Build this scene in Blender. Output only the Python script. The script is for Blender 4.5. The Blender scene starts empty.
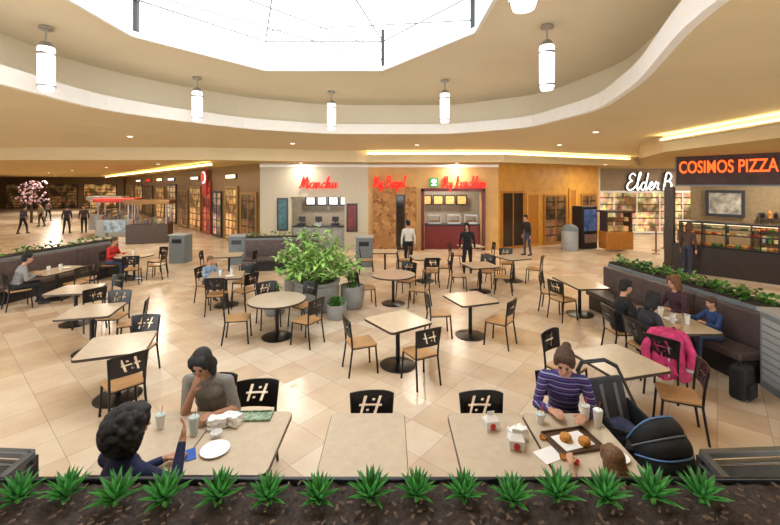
import bpy, bmesh, math, random
import numpy as np
from mathutils import Vector, Matrix, Euler
from mathutils.geometry import tessellate_polygon
random.seed(7)
SC=bpy.context.scene
COL=SC.collection
SC.view_settings.view_transform='Standard'

# ------------------------------------------------------------ materials
MATS={}
def mat(name,col,rough=0.5,metal=0.0,emit=0.0,var=0.12,scale=8.0,bump=0.0,ecol=None):
    if name in MATS: return MATS[name]
    m=bpy.data.materials.new(name); m.use_nodes=True
    nt=m.node_tree; N=nt.nodes; L=nt.links
    b=N['Principled BSDF']
    tc=N.new('ShaderNodeTexCoord'); no=N.new('ShaderNodeTexNoise')
    no.inputs['Scale'].default_value=scale; no.inputs['Detail'].default_value=4
    L.new(tc.outputs['Object'],no.inputs['Vector'])
    cr=N.new('ShaderNodeValToRGB')
    c=Vector(col[:3])
    cr.color_ramp.elements[0].position=0.3; cr.color_ramp.elements[1].position=0.7
    cr.color_ramp.elements[0].color=(*(c*(1-var)),1)
    cr.color_ramp.elements[1].color=(*[min(1,x*(1+var)) for x in c],1)
    L.new(no.outputs['Fac'],cr.inputs['Fac']); L.new(cr.outputs['Color'],b.inputs['Base Color'])
    b.inputs['Roughness'].default_value=rough; b.inputs['Metallic'].default_value=metal
    if emit>0:
        b.inputs['Emission Color'].default_value=(*(ecol or col)[:3],1)
        b.inputs['Emission Strength'].default_value=emit
    if bump>0:
        bp=N.new('ShaderNodeBump'); bp.inputs['Strength'].default_value=bump
        L.new(no.outputs['Fac'],bp.inputs['Height']); L.new(bp.outputs['Normal'],b.inputs['Normal'])
    MATS[name]=m; return m

def tile_mat():
    m=bpy.data.materials.new('floor_tile'); m.use_nodes=True
    nt=m.node_tree; N=nt.nodes; L=nt.links; b=N['Principled BSDF']
    g=N.new('ShaderNodeNewGeometry'); mp=N.new('ShaderNodeMapping')
    mp.inputs['Rotation'].default_value=(0,0,math.radians(40))
    L.new(g.outputs['Position'],mp.inputs['Vector'])
    br=N.new('ShaderNodeTexBrick'); br.offset=0.0; br.squash=1.0
    br.inputs['Scale'].default_value=1.0
    br.inputs['Brick Width'].default_value=0.5; br.inputs['Row Height'].default_value=0.5
    br.inputs['Mortar Size'].default_value=0.004; br.inputs['Bias'].default_value=-0.2
    br.inputs['Color1'].default_value=(0.69,0.57,0.43,1); br.inputs['Color2'].default_value=(0.54,0.385,0.255,1)
    br.inputs['Mortar'].default_value=(0.42,0.32,0.24,1)
    L.new(mp.outputs['Vector'],br.inputs['Vector'])
    no=N.new('ShaderNodeTexNoise'); no.inputs['Scale'].default_value=2.2; no.inputs['Detail'].default_value=6
    L.new(g.outputs['Position'],no.inputs['Vector'])
    mx=N.new('ShaderNodeMix'); mx.data_type='RGBA'; mx.blend_type='OVERLAY'
    mx.inputs[0].default_value=0.3
    L.new(br.outputs['Color'],mx.inputs[6]); L.new(no.outputs['Fac'],mx.inputs[7])
    L.new(mx.outputs[2],b.inputs['Base Color'])
    b.inputs['Roughness'].default_value=0.24
    return m

def stripe_mat(name,cols,scale=14.0):
    m=bpy.data.materials.new(name); m.use_nodes=True
    nt=m.node_tree; N=nt.nodes; L=nt.links; b=N['Principled BSDF']
    tc=N.new('ShaderNodeTexCoord'); sp=N.new('ShaderNodeSeparateXYZ')
    L.new(tc.outputs['Object'],sp.inputs[0])
    mu=N.new('ShaderNodeMath'); mu.operation='MULTIPLY'; mu.inputs[1].default_value=scale
    L.new(sp.outputs['Z'],mu.inputs[0])
    fr=N.new('ShaderNodeMath'); fr.operation='FRACT'; L.new(mu.outputs[0],fr.inputs[0])
    cr=N.new('ShaderNodeValToRGB'); cr.color_ramp.interpolation='CONSTANT'
    e=cr.color_ramp.elements
    for i,c in enumerate(cols):
        p=i/len(cols)
        if i<2: e[i].position=p; e[i].color=(*c,1)
        else:
            k=e.new(p); k.color=(*c,1)
    L.new(fr.outputs[0],cr.inputs['Fac']); L.new(cr.outputs['Color'],b.inputs['Base Color'])
    b.inputs['Roughness'].default_value=0.8
    return m

def merch_mat(name,lo,hi,strength=0.6,scale=3.0,sat=0.35):
    m=bpy.data.materials.new(name); m.use_nodes=True
    nt=m.node_tree; N=nt.nodes; L=nt.links; b=N['Principled BSDF']
    tc=N.new('ShaderNodeTexCoord')
    mp=N.new('ShaderNodeMapping'); mp.inputs['Scale'].default_value=(scale*1.6,scale*1.6,scale*.8)
    L.new(tc.outputs['Object'],mp.inputs['Vector'])
    v=N.new('ShaderNodeTexVoronoi'); v.distance='CHEBYCHEV'; v.inputs['Scale'].default_value=1.0
    L.new(mp.outputs['Vector'],v.inputs['Vector'])
    hs=N.new('ShaderNodeHueSaturation'); hs.inputs['Saturation'].default_value=sat
    L.new(v.outputs['Color'],hs.inputs['Color'])
    no=N.new('ShaderNodeTexNoise'); no.inputs['Scale'].default_value=.9; no.inputs['Detail'].default_value=2
    L.new(tc.outputs['Object'],no.inputs['Vector'])
    cr=N.new('ShaderNodeValToRGB'); cr.color_ramp.elements[0].position=.42; cr.color_ramp.elements[1].position=.62
    cr.color_ramp.elements[0].color=(*lo,1); cr.color_ramp.elements[1].color=(*hi,1)
    L.new(no.outputs['Fac'],cr.inputs['Fac'])
    mx=N.new('ShaderNodeMix'); mx.data_type='RGBA'; mx.blend_type='MULTIPLY'; mx.inputs[0].default_value=1.0
    L.new(hs.outputs['Color'],mx.inputs[6]); L.new(cr.outputs['Color'],mx.inputs[7])
    sp=N.new('ShaderNodeSeparateXYZ'); L.new(tc.outputs['Object'],sp.inputs[0])
    mu=N.new('ShaderNodeMath'); mu.operation='MULTIPLY'; mu.inputs[1].default_value=2.4; L.new(sp.outputs['Z'],mu.inputs[0])
    fr=N.new('ShaderNodeMath'); fr.operation='FRACT'; L.new(mu.outputs[0],fr.inputs[0])
    gt=N.new('ShaderNodeMath'); gt.operation='GREATER_THAN'; gt.inputs[1].default_value=.18; L.new(fr.outputs[0],gt.inputs[0])
    m2=N.new('ShaderNodeMix'); m2.data_type='RGBA'; L.new(gt.outputs[0],m2.inputs[0])
    m2.inputs[6].default_value=(lo[0]*.5,lo[1]*.5,lo[2]*.5,1); L.new(mx.outputs[2],m2.inputs[7])
    L.new(m2.outputs[2],b.inputs['Base Color']); L.new(m2.outputs[2],b.inputs['Emission Color'])
    b.inputs['Emission Strength'].default_value=strength
    b.inputs['Roughness'].default_value=.3
    return m

def stone_mat():
    m=bpy.data.materials.new('stacked_stone'); m.use_nodes=True
    nt=m.node_tree; N=nt.nodes; L=nt.links; b=N['Principled BSDF']
    tc=N.new('ShaderNodeTexCoord'); v=N.new('ShaderNodeTexVoronoi'); v.inputs['Scale'].default_value=5.5
    L.new(tc.outputs['Object'],v.inputs['Vector'])
    cr=N.new('ShaderNodeValToRGB')
    cr.color_ramp.elements[0].color=(0.16,0.06,0.02,1); cr.color_ramp.elements[1].color=(0.50,0.27,0.10,1)
    L.new(v.outputs['Color'],cr.inputs['Fac']); L.new(cr.outputs['Color'],b.inputs['Base Color'])
    b.inputs['Roughness'].default_value=0.9
    return m

M_TILE=tile_mat()
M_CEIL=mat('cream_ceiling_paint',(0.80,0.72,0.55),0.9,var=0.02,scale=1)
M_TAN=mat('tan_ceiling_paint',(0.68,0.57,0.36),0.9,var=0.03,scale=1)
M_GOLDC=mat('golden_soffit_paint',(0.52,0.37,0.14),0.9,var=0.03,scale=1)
M_WHITE=mat('white_trim_paint',(0.90,0.88,0.84),0.7,var=0.02)
M_WALL=mat('cream_wall_paint',(0.54,0.50,0.40),0.8,var=0.03)
M_WALLO=mat('orange_gold_wall_paint',(0.56,0.34,0.13),0.7,var=0.10,scale=2)
M_WALLG=mat('golden_wall_panel',(0.56,0.27,0.04),0.5,var=0.15,scale=3)
M_BRONZE=mat('bronze_metal_trim',(0.22,0.13,0.05),0.4,0.2)
M_BLACK=mat('black_painted_metal',(0.006,0.006,0.007),0.35,0.2)
M_BLKPLY=mat('black_lacquered_plywood',(0.006,0.0055,0.006),0.3)
M_SEAT=mat('light_maple_seat',(0.46,0.26,0.11),0.35,var=0.15,scale=5)
M_TOP=mat('beige_laminate',(0.51,0.42,0.31),0.25,var=0.05,scale=14)
M_EDGE=mat('dark_brown_edge_band',(0.05,0.03,0.018),0.4)
M_STONE=stone_mat()
M_LAMP=mat('frosted_glass_lit',(1,0.97,0.92),0.4,emit=1.6,var=0.0)
M_COVE=mat('cove_light_warm',(1,0.84,0.42),0.4,emit=4.0,var=0.0)
M_DOWN=mat('downlight_lens',(1,0.95,0.85),0.4,emit=4.0,var=0.0)
M_CHROME=mat('brushed_steel',(0.45,0.45,0.46),0.35,0.9,var=0.05)
M_RAIL=mat('grey_railing_steel',(0.12,0.13,0.14),0.4,0.7,var=0.05)
M_BROWNV=mat('grey_brown_vinyl',(0.095,0.068,0.066),0.45,var=0.2)
M_GREYP=mat('grey_laminate_panel',(0.17,0.20,0.22),0.5,var=0.05)
M_LGREYP=mat('light_grey_laminate',(0.34,0.36,0.37),0.5,var=0.05)
M_LEAF=mat('green_leaf',(0.06,0.19,0.025),0.4,var=0.5,scale=6)
M_LEAFL=mat('bright_green_leaf',(0.27,0.48,0.11),0.4,var=0.4,scale=5)
M_AGAVE=mat('succulent_leaf',(0.055,0.24,0.045),0.35,var=0.45,scale=14)
M_SOIL=mat('dark_mulch',(0.036,0.024,0.018),0.95,var=0.6,scale=50,bump=0.8)
M_POT=mat('grey_concrete_pot',(0.30,0.30,0.29),0.7,var=0.08,bump=0.1)
M_RED=mat('red_neon',(0.9,0.015,0.01),0.4,emit=1.0,var=0)
M_ORNG=mat('orange_red_neon',(1,0.10,0.01),0.4,emit=1.7,var=0,ecol=(1,.11,.01))
M_WNEON=mat('white_sign_letters',(1,1,1),0.4,emit=1.2,var=0)
M_DARK=mat('dark_panel',(0.015,0.013,0.015),0.35,var=0.1)
M_GLASS=mat('dark_shop_glass',(0.035,0.022,0.012),0.08,var=0.3,scale=1)
M_MENU=mat('lit_menu_board',(0.8,0.85,0.85),0.5,emit=.7,var=0.25,scale=6)
M_PAPER=mat('white_paper',(0.80,0.79,0.77),0.6,var=0.03)
M_REDP=mat('red_print',(0.6,0.03,0.03),0.5,var=0.05)
M_PLASTIC=mat('clear_plastic_cup',(0.50,0.58,0.58),0.2,var=0.05)
M_BLUE=mat('blue_plastic',(0.03,0.10,0.40),0.3,var=0.1)
M_TRAY=mat('brown_tray',(0.07,0.035,0.018),0.4,var=0.1)
M_FOOD=mat('golden_fried_food',(0.5,0.22,0.035),0.7,var=0.4,scale=40,bump=0.5)
M_FRAMEW=mat('dark_wood_frame',(0.05,0.028,0.015),0.4,var=0.2)

# ------------------------------------------------------------ mesh helpers
def NB(): return bmesh.new()
def box(bm,c,s,rot=0.0,M=None):
    m=Matrix.Translation(c)@Matrix.Rotation(rot,4,'Z')@Matrix.Diagonal((s[0],s[1],s[2],1))
    if M is not None: m=M@m
    bmesh.ops.create_cube(bm,size=1.0,matrix=m)
def align(p0,p1):
    p0=Vector(p0);p1=Vector(p1); d=p1-p0
    q=Vector((0,0,1)).rotation_difference(d.normalized()) if d.length>1e-9 else Matrix.Identity(3).to_quaternion()
    return Matrix.Translation((p0+p1)/2)@q.to_matrix().to_4x4(), d.length
def cyl(bm,p0,p1,r0,r1=None,seg=14,cap=True):
    if r1 is None: r1=r0
    m,l=align(p0,p1)
    bmesh.ops.create_cone(bm,cap_ends=cap,cap_tris=False,segments=seg,radius1=r0,radius2=r1,depth=l,matrix=m)
def sph(bm,c,r,seg=14,R=None):
    if not hasattr(r,'__len__'): r=(r,r,r)
    m=Matrix.Translation(c)
    if R is not None: m=m@R.to_4x4()
    m=m@Matrix.Diagonal((r[0],r[1],r[2],1))
    bmesh.ops.create_uvsphere(bm,u_segments=seg,v_segments=max(6,seg*2//3),radius=1.0,matrix=m)
def tube(bm,pts,r,seg=10):
    for a,b in zip(pts[:-1],pts[1:]): cyl(bm,a,b,r,seg=seg)
    for p in pts[1:-1]: sph(bm,p,r,seg=seg)
def prism(bm,pts,z0,z1):
    vb=[bm.verts.new((x,y,z0)) for x,y in pts]; vt=[bm.verts.new((x,y,z1)) for x,y in pts]
    n=len(pts)
    bm.faces.new(list(reversed(vb))); bm.faces.new(vt)
    for i in range(n): bm.faces.new((vb[i],vb[(i+1)%n],vt[(i+1)%n],vt[i]))
def lathe(bm,prof,seg=28,c=(0,0)):
    rings=[]
    for r,z in prof:
        rings.append([bm.verts.new((c[0]+r*math.cos(2*math.pi*i/seg),c[1]+r*math.sin(2*math.pi*i/seg),z)) for i in range(seg)])
    for a,b in zip(rings[:-1],rings[1:]):
        for i in range(seg): bm.faces.new((a[i],a[(i+1)%seg],b[(i+1)%seg],b[i]))
    bm.faces.new(list(reversed(rings[0]))); bm.faces.new(rings[-1])
def fin(bm,name,m,parent=None,smooth=True,bevel=0.0,loc=None,rot=None,label=None,cat=None,kind=None):
    bmesh.ops.recalc_face_normals(bm,faces=bm.faces[:])
    me=bpy.data.meshes.new(name); bm.to_mesh(me); bm.free()
    o=bpy.data.objects.new(name,me); COL.objects.link(o)
    if isinstance(m,(list,tuple)):
        for x in m: me.materials.append(x)
    else: me.materials.append(m)
    if smooth:
        me.shade_smooth(); me.set_sharp_from_angle(angle=math.radians(35))
    if bevel>0:
        bv=o.modifiers.new('Bevel','BEVEL'); bv.width=bevel; bv.segments=2; bv.limit_method='ANGLE'
    if parent: o.parent=parent
    if loc is not None: o.location=loc
    if rot is not None: o.rotation_euler=(0,0,rot)
    if label: o['label']=label
    if cat: o['category']=cat
    if kind: o['kind']=kind
    return o
def thing(name,label,cat,loc=(0,0,0),rot=0.0,group=None):
    e=bpy.data.objects.new(name,None); COL.objects.link(e); e.empty_display_size=0.1
    e.location=loc; e.rotation_euler=(0,0,rot); e['label']=label; e['category']=cat
    if group: e['group']=group
    return e
KIDS={}
def clone(root,loc=None,rot=None,label=None,group=None,scale=None):
    def rec(o,par):
        c=o.copy(); COL.objects.link(c)
        if par is not None:
            c.parent=par; c.matrix_parent_inverse=o.matrix_parent_inverse.copy()
        for ch in KIDS.get(o.name,[]): rec(ch,c)
        return c
    if root.name not in KIDS:
        def reg(o):
            KIDS[o.name]=list(o.children)
            for c in KIDS[o.name]: reg(c)
        reg(root)
    n=rec(root,None)
    if loc is not None: n.location=loc
    if rot is not None: n.rotation_euler=(0,0,rot)
    if label: n['label']=label
    if group: n['group']=group
    if scale: n.scale=(scale,)*3
    return n
def along(bm,p0,p1,z0,z1,th,off=0.0):
    p0=Vector((p0[0],p0[1]));p1=Vector((p1[0],p1[1])); d=p1-p0; a=math.atan2(d.y,d.x)
    n=Vector((-d.y,d.x)).normalized()
    c=(p0+p1)/2+n*off
    box(bm,(c.x,c.y,(z0+z1)/2),(d.length,th,z1-z0),rot=a)
def structure(bm,name,m,bevel=0): return fin(bm,name,m,smooth=False,kind='structure',bevel=bevel)
def rnd(a,b): return random.uniform(a,b)

# ------------------------------------------------------------ people
def bodymesh(prims,vox,smooth_it,mats,tags,name):
    bm=NB()
    for p in prims:
        if p[1]=='c':
            _,_,a,ra,b,rb=p
            cyl(bm,a,b,ra,rb,seg=12); sph(bm,a,ra,12); sph(bm,b,rb,12)
        else:
            _,_,c,r,R=p; sph(bm,c,r,18,R)
    me=bpy.data.meshes.new('tmp'); bm.to_mesh(me); bm.free()
    o=bpy.data.objects.new('tmp',me); COL.objects.link(o)
    md=o.modifiers.new('r','REMESH'); md.mode='VOXEL'; md.voxel_size=vox; md.use_smooth_shade=True
    sm=o.modifiers.new('s','SMOOTH'); sm.factor=.5; sm.iterations=smooth_it
    bpy.context.view_layer.update()
    dg=bpy.context.evaluated_depsgraph_get()
    nm=bpy.data.meshes.new_from_object(o.evaluated_get(dg))
    bpy.data.objects.remove(o); bpy.data.meshes.remove(me)
    nm.materials.clear()
    for m in mats: nm.materials.append(m)
    n=len(nm.polygons); C=np.empty(n*3); nm.polygons.foreach_get('center',C); C=C.reshape(-1,3)
    best=np.full(n,1e9); idx=np.zeros(n,dtype=np.int32)
    for p in prims:
        if p[1]=='c':
            a=np.array(p[2]);b=np.array(p[4]);ab=b-a; t=np.clip(((C-a)@ab)/max(1e-9,ab@ab),0,1)
            dist=np.linalg.norm(C-(a+t[:,None]*ab),axis=1)-(p[3]+(p[5]-p[3])*t)
        else:
            R=np.array(p[4]) if p[4] is not None else np.eye(3)
            q=((C-np.array(p[2]))@R)/np.array(p[3]); k=np.linalg.norm(q,axis=1)
            dist=(k-1)*min(p[3])
        w=dist<best; best[w]=dist[w]; idx[w]=tags[p[0]]
    nm.polygons.foreach_set('material_index',idx)
    nm.polygons.foreach_set('use_smooth',np.ones(n,dtype=bool))
    nm.name=name
    ob=bpy.data.objects.new(name,nm); COL.objects.link(ob)
    return ob
SKINS={'light':mat('skin_light',(.52,.27,.17),.5,var=.06),'mid':mat('skin_medium',(.40,.195,.115),.5,var=.06)}
def cloth(name,c): return mat('cloth_'+name,c,.85,var=.15,scale=30)
def hairm(name,c): return mat('hair_'+name,c,.75,var=.5,scale=60,bump=.3)
def person(label,loc,face,s=1.0,seated=True,lean=8,yaw=0,pitch=10,LH=None,RH=None,shirt=None,pants=None,hair=None,style='short',skin='light',near=False,fore='shirt',stride=0.0,w=1.0,curl=.5,shoe=None,seat=.46):
    la=math.radians(lean)
    dr=Vector((0,math.sin(la),math.cos(la)))
    pel=Vector((0,0,(seat+.075*s) if seated else .93*s))
    if seated: pel.y=-.06*s
    nb=pel+dr*.50*s; P=[]
    Rl=Matrix.Rotation(-la,3,'X')
    def E(tag,c,r,R=None): P.append((tag,'e',tuple(c),tuple(x*s for x in r),R))
    def Cn(tag,a,ra,b,rb): P.append((tag,'c',tuple(a),ra*s,tuple(b),rb*s))
    E('pants',pel,(.165*w,.12,.10),Rl)
    for t,r in [(.2,(.142*w,.108,.12)),(.45,(.145*w,.105,.14)),(.72,(.165*w,.112,.13)),(.9,(.14*w,.085,.08))]:
        E('shirt',pel+dr*.5*s*t,r,Rl)
    sh={}
    for k,sx in (('L',-1),('R',1)):
        S=nb-dr*.055*s+Vector((sx*.175*w*s,0,0)); sh[k]=S
        Cn('shirt',nb-dr*.035*s,.055,S,.058)
    for k,sx in (('L',-1),('R',1)):
        S=sh[k]; T=LH if k=='L' else RH
        if T is None: T=(sx*.2,.30,.79) if seated else (sx*.26,.06,.78*s)
        T=Vector(T); l1,l2=.27*s,.245*s
        v=T-S; d=min(v.length,l1+l2-.004); u=v.normalized(); T=S+u*d
        a=(l1*l1-l2*l2+d*d)/(2*d); h=math.sqrt(max(0,l1*l1-a*a))
        pole=Vector((sx*.55,-.35,-1)); pole=(pole-u*pole.dot(u)).normalized()
        Eb=S+u*a+pole*h
        Cn('shirt',S,.056,Eb,.043); Cn('shirt' if fore=='shirt' else 'skin',Eb,.043,T-(T-Eb).normalized()*.02*s,.03)
        f=(T-Eb).normalized()
        n=Vector((-sx*.35,.15,-1)); 
        if f.z>.5: n=Vector((-sx*.6,-.7,0)) if near else n
        n=(n-f*n.dot(f)).normalized(); q=f.cross(n).normalized()*sx
        if q.x*sx>0: q=-q
        Cn('skin',T-f*.02*s,.027,T+f*.02*s,.026)
        Rm=Matrix((q,f,n)).transposed()
        E('skin',T+f*.055*s,(.042,.052,.017),Rm)
        for j in range(4):
            off=(j-1.5)*.0205*s; L=[.068,.078,.074,.058][j]
            b0=T+f*.09*s-q*off
            c1=(f*math.cos(curl*.6)+n*math.sin(curl*.6)); c2=(f*math.cos(curl*1.6)+n*math.sin(curl*1.6))
            k1=b0+c1*L*.55*s; Cn('skin',b0,.0092,k1,.0085); Cn('skin',k1,.0085,k1+c2*L*.5*s,.007)
        b0=T+f*.03*s+q*.035*s; k1=b0+(f*.7+q*.6+n*.2).normalized()*.038*s
        Cn('skin',b0,.012,k1,.0105); Cn('skin',k1,.010,k1+(f*.9+n*.35).normalized()*.03*s,.0085)
    for sx in (-1,1):
        hip=pel+Vector((sx*.085*s,0,-.01*s))
        if seated:
            kn=Vector((sx*.12*s,pel.y+.44*s,pel.z+.0)); an=kn+Vector((0,.02*s,-min(.43*s,kn.z-.085*s)))
        else:
            kn=Vector((sx*.095*s,.03*s+sx*stride*.22,.50*s)); an=Vector((sx*.09*s,-.02*s+sx*stride*.42,.09*s))
        Cn('pants',hip,.088,kn,.06); Cn('pants',kn,.058,an,.042)
        Cn('shoe',an+Vector((0,-.03*s,-.04*s)),.042,an+Vector((sx*.02*s,.15*s,-.055*s)),.033)
    hp=math.radians(pitch); R=Matrix.Rotation(math.radians(yaw),3,'Z')@Matrix.Rotation(-hp,3,'X')
    hup=(dr+Vector((0,math.sin(hp)*.5,0))).normalized()
    HC=nb+hup*.19*s
    H=lambda v: HC+R@(Vector(v)*s)
    Cn('skin',nb-dr*.03*s,.055,H((0,-.015,-.06)),.05)
    E('skin',H((0,-.008,.03)),(.075,.095,.093),R); E('skin',H((0,.02,-.03)),(.062,.073,.085),R)
    E('skin',H((0,.058,-.085)),(.03,.028,.022),R)
    Cn('skin',H((0,.088,.012)),.008,H((0,.108,-.022)),.013)
    for sx in (-1,1):
        E('skin',H((sx*.077,0,-.005)),(.012,.02,.03),R); E('skin',H((sx*.035,.068,-.02)),(.022,.02,.02),R)
    hm=hair or hairm('black',(.006,.005,.005))
    mats=[SKINS[skin],shirt or cloth('grey',(.3,.3,.3)),pants or cloth('denim',(.05,.07,.13)),shoe or cloth('dark_shoe',(.03,.03,.03))]
    tags={'skin':0,'shirt':1,'pants':2,'shoe':3}
    ob=bodymesh(P,.0075 if near else .015,2 if near else 1,mats,tags,'person')
    hpz=[]
    def HE(c,r): hpz.append(('h','e',tuple(H(c)),tuple(x*s for x in r),R))
    HE((0,-.022,.045),(.088,.104,.098)); HE((0,-.05,-.01),(.08,.07,.085))
    if style in('long','curly'):
        HE((0,-.07,-.09),(.09,.055,.10))
        for sx in (-1,1): HE((sx*.08,-.005,-.04),(.026,.06,.13)); HE((sx*.03,.045,.105),(.05,.045,.03)); HE((sx*.062,.05,.05),(.026,.035,.06))
    if style=='short':
        HE((0,.03,.10),(.06,.055,.035))
    if style=='bun':
        HE((0,.02,.095),(.068,.064,.04)); HE((.0,-.135,.05),(.045,.045,.04))
        for sx in (-1,1): HE((sx*.07,.02,.04),(.025,.06,.06))
    if style=='curly':
        rr=random.Random(3)
        for k in range(230):
            v=Vector((rr.gauss(0,1),rr.gauss(0,1),rr.gauss(0,1))).normalized()
            if v.y>.45 and v.z<.5: continue
            HE((v.x*.13,v.y*.13-.04,v.z*.145-.02),(.026,.026,.026))
        HE((0,-.06,-.02),(.125,.10,.135))
    ho=bodymesh(hpz,.007 if near else .013,1,[hm],{'h':0},'hair'); ho.parent=ob
    for sx in (-1,1):
        bm=NB(); sph(bm,H((sx*.029,.083,.008)),.0115*s,8); fin(bm,'eye',mat('eye_dark',(.03,.02,.015),.2),ob)
        if near:
            bm=NB(); sph(bm,H((sx*.03,.091,.030)),(.016*s,.005*s,.003*s),10,R); fin(bm,'eyebrow',hm,ob)
    bm=NB(); sph(bm,H((0,.09,-.053)),(.022*s,.010*s,.007*s),10,R); fin(bm,'mouth',mat('lips',(.40,.12,.1),.4),ob)
    ob.location=loc; ob.rotation_euler=(0,0,math.radians(face-90))
    ob['label']=label; ob['category']='person'
    return ob

navy=cloth('navy',(.010,.014,.06)); blk=cloth('black',(.010,.010,.012)); beige=cloth('grey_beige',(.20,.185,.16))
stripe=stripe_mat('cloth_purple_stripe',[(.02,.014,.08),(.10,.04,.22),(.02,.014,.08),(.28,.26,.40),(.03,.03,.16)],18)
person('person with curly dark hair and navy top seated, raising hand',(-1.88,2.74,0),66,s=1.06,lean=9,pitch=10,yaw=-15,LH=(-.10,.38,.80),RH=(.14,.36,1.02),shirt=navy,pants=blk,style='curly',skin='mid',near=True,fore='shirt',hair=hairm('curly_black',(.007,.006,.006)),seat=.48)
person('person with dark hair in grey-beige shirt eating at table',(-1.86,4.08,0),268,s=1.08,w=1.08,lean=18,pitch=32,LH=(-.19,.34,.80),RH=(.05,.28,1.0),shirt=beige,pants=blk,style='long',near=True,fore='skin',skin='mid',curl=.9)
person('person with tied brown hair and purple striped top leaning forward',(1.84,4.14,0),250,s=1.08,lean=20,pitch=30,yaw=-12,LH=(-.16,.42,.80),RH=(.14,.40,.80),shirt=stripe,pants=blk,style='bun',near=True,hair=hairm('brown',(.06,.028,.014)))
person('child with light brown hair seated at table',(1.60,2.76,0),84,s=.74,lean=8,pitch=12,yaw=25,shirt=cloth('tan_child',(.35,.25,.15)),hair=hairm('light_brown',(.16,.08,.035)),style='long',near=True)
person('man with short dark hair in black jacket seated at table',(4.07,6.85,0),0,lean=10,pitch=12,shirt=blk,pants=blk,style='short',LH=(-.14,.36,.80),RH=(.14,.36,.80))
person('person with dark hair in black coat seated at table',(4.08,6.2,0),5,lean=12,pitch=15,shirt=cloth('charcoal',(.02,.02,.028)),pants=blk,style='long',s=.97)
person('person with auburn hair and dark coat on booth bench',(5.25,7.15,0),185,lean=8,pitch=12,shirt=cloth('plum',(.05,.02,.035)),style='long',hair=hairm('auburn',(.15,.06,.025)))
person('child in blue jacket on booth bench',(5.35,6.45,0),180,s=.78,lean=8,pitch=12,shirt=cloth('blue_jacket',(.02,.05,.16)),style='short',hair=hairm('brown',(.09,.04,.02)))
person('man in grey sweater seated leaning on table',(-9.05,9.5,0),55,lean=18,pitch=10,shirt=cloth('grey_sweater',(.24,.24,.25)),pants=blk,style='short',skin='light')
person('person in red top seated at round table',(-8.92,12.5,0),0,lean=12,pitch=12,shirt=cloth('red',(.45,.02,.02)),style='short',hair=hairm('brown',(.09,.04,.02)))
person('child in pale blue top seated at table',(-4.66,10.02,0),-25,s=.82,lean=10,pitch=12,shirt=cloth('pale_blue',(.22,.32,.45)),style='short',hair=hairm('light_brown',(.22,.11,.05)))
person('person in white shirt and dark trousers standing',(.67,14.0,0),100,seated=False,shirt=cloth('white_shirt',(.65,.63,.6)),pants=blk)
person('person in black coat walking between tables',(2.62,13.2,0),250,seated=False,shirt=blk,pants=blk,stride=.35,style='long')
person('person in dark clothing standing near shop doors',(5.85,16.6,0),200,seated=False,shirt=blk,pants=cloth('denim2',(.04,.05,.10)),stride=.2)
person('person in dark coat standing at the pizza counter',(9.9,13.0,0),20,seated=False,shirt=cloth('dark_coat',(.06,.035,.03)),pants=cloth('dark_jeans',(.03,.035,.06)),style='long',hair=hairm('auburn2',(.08,.035,.015)))
for x,y,f,c,st_ in [(-22.6,24.0,80,(.06,.05,.09),.5),(-25.2,28.2,255,(.22,.17,.13),.3),(-19.9,24.0,110,(.02,.02,.03),.5),(-19.3,24.6,300,(.05,.03,.03),.2),(-28.5,32.5,85,(.1,.05,.05),.4)]:
    person('distant shopper in dark clothes walking the mall corridor',(x,y,0),f,seated=False,shirt=cloth('walker_%d'%int(c[0]*100),c),pants=blk,stride=st_)

# ------------------------------------------------------------ text
def text(s,loc,w,h,rotz,m,label,cat='sign',shear=0.0,name='sign_lettering',depth=0.02,parent=None,offset=.01):
    c=bpy.data.curves.new('txt','FONT'); c.body=s; c.size=1; c.extrude=depth; c.align_x='CENTER'; c.align_y='CENTER'; c.shear=shear
    c.offset=offset
    o=bpy.data.objects.new('txt',c); COL.objects.link(o)
    bpy.context.view_layer.update()
    dg=bpy.context.evaluated_depsgraph_get()
    me=bpy.data.meshes.new_from_object(o.evaluated_get(dg)); bpy.data.objects.remove(o)
    me.name=name; me.materials.clear(); me.materials.append(m)
    xs=[v.co.x for v in me.vertices]; ys=[v.co.y for v in me.vertices]
    cx=(max(xs)+min(xs))/2; cy=(max(ys)+min(ys))/2; kx=w/(max(xs)-min(xs)); ky=h/(max(ys)-min(ys))
    for v in me.vertices: v.co=((v.co.x-cx)*kx,-v.co.z,(v.co.y-cy)*ky)
    o=bpy.data.objects.new(name,me); COL.objects.link(o)
    o.location=loc; o.rotation_euler=(0,0,rotz)
    if parent: o.parent=parent
    else:
        o['label']=label; o['category']=cat
    return o
def cat_rom(pts,n=5):
    P=[Vector(p) for p in pts]; P=[P[0]*2-P[1]]+P+[P[-1]*2-P[-2]]; out=[]
    for i in range(1,len(P)-2):
        a,b,c,d=P[i-1:i+3]
        for k in range(n):
            t=k/n; out.append(.5*((2*b)+(c-a)*t+(2*a-5*b+4*c-d)*t*t+(3*b-3*c+d-a)*t**3))
    out.append(P[-2]); return out
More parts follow.
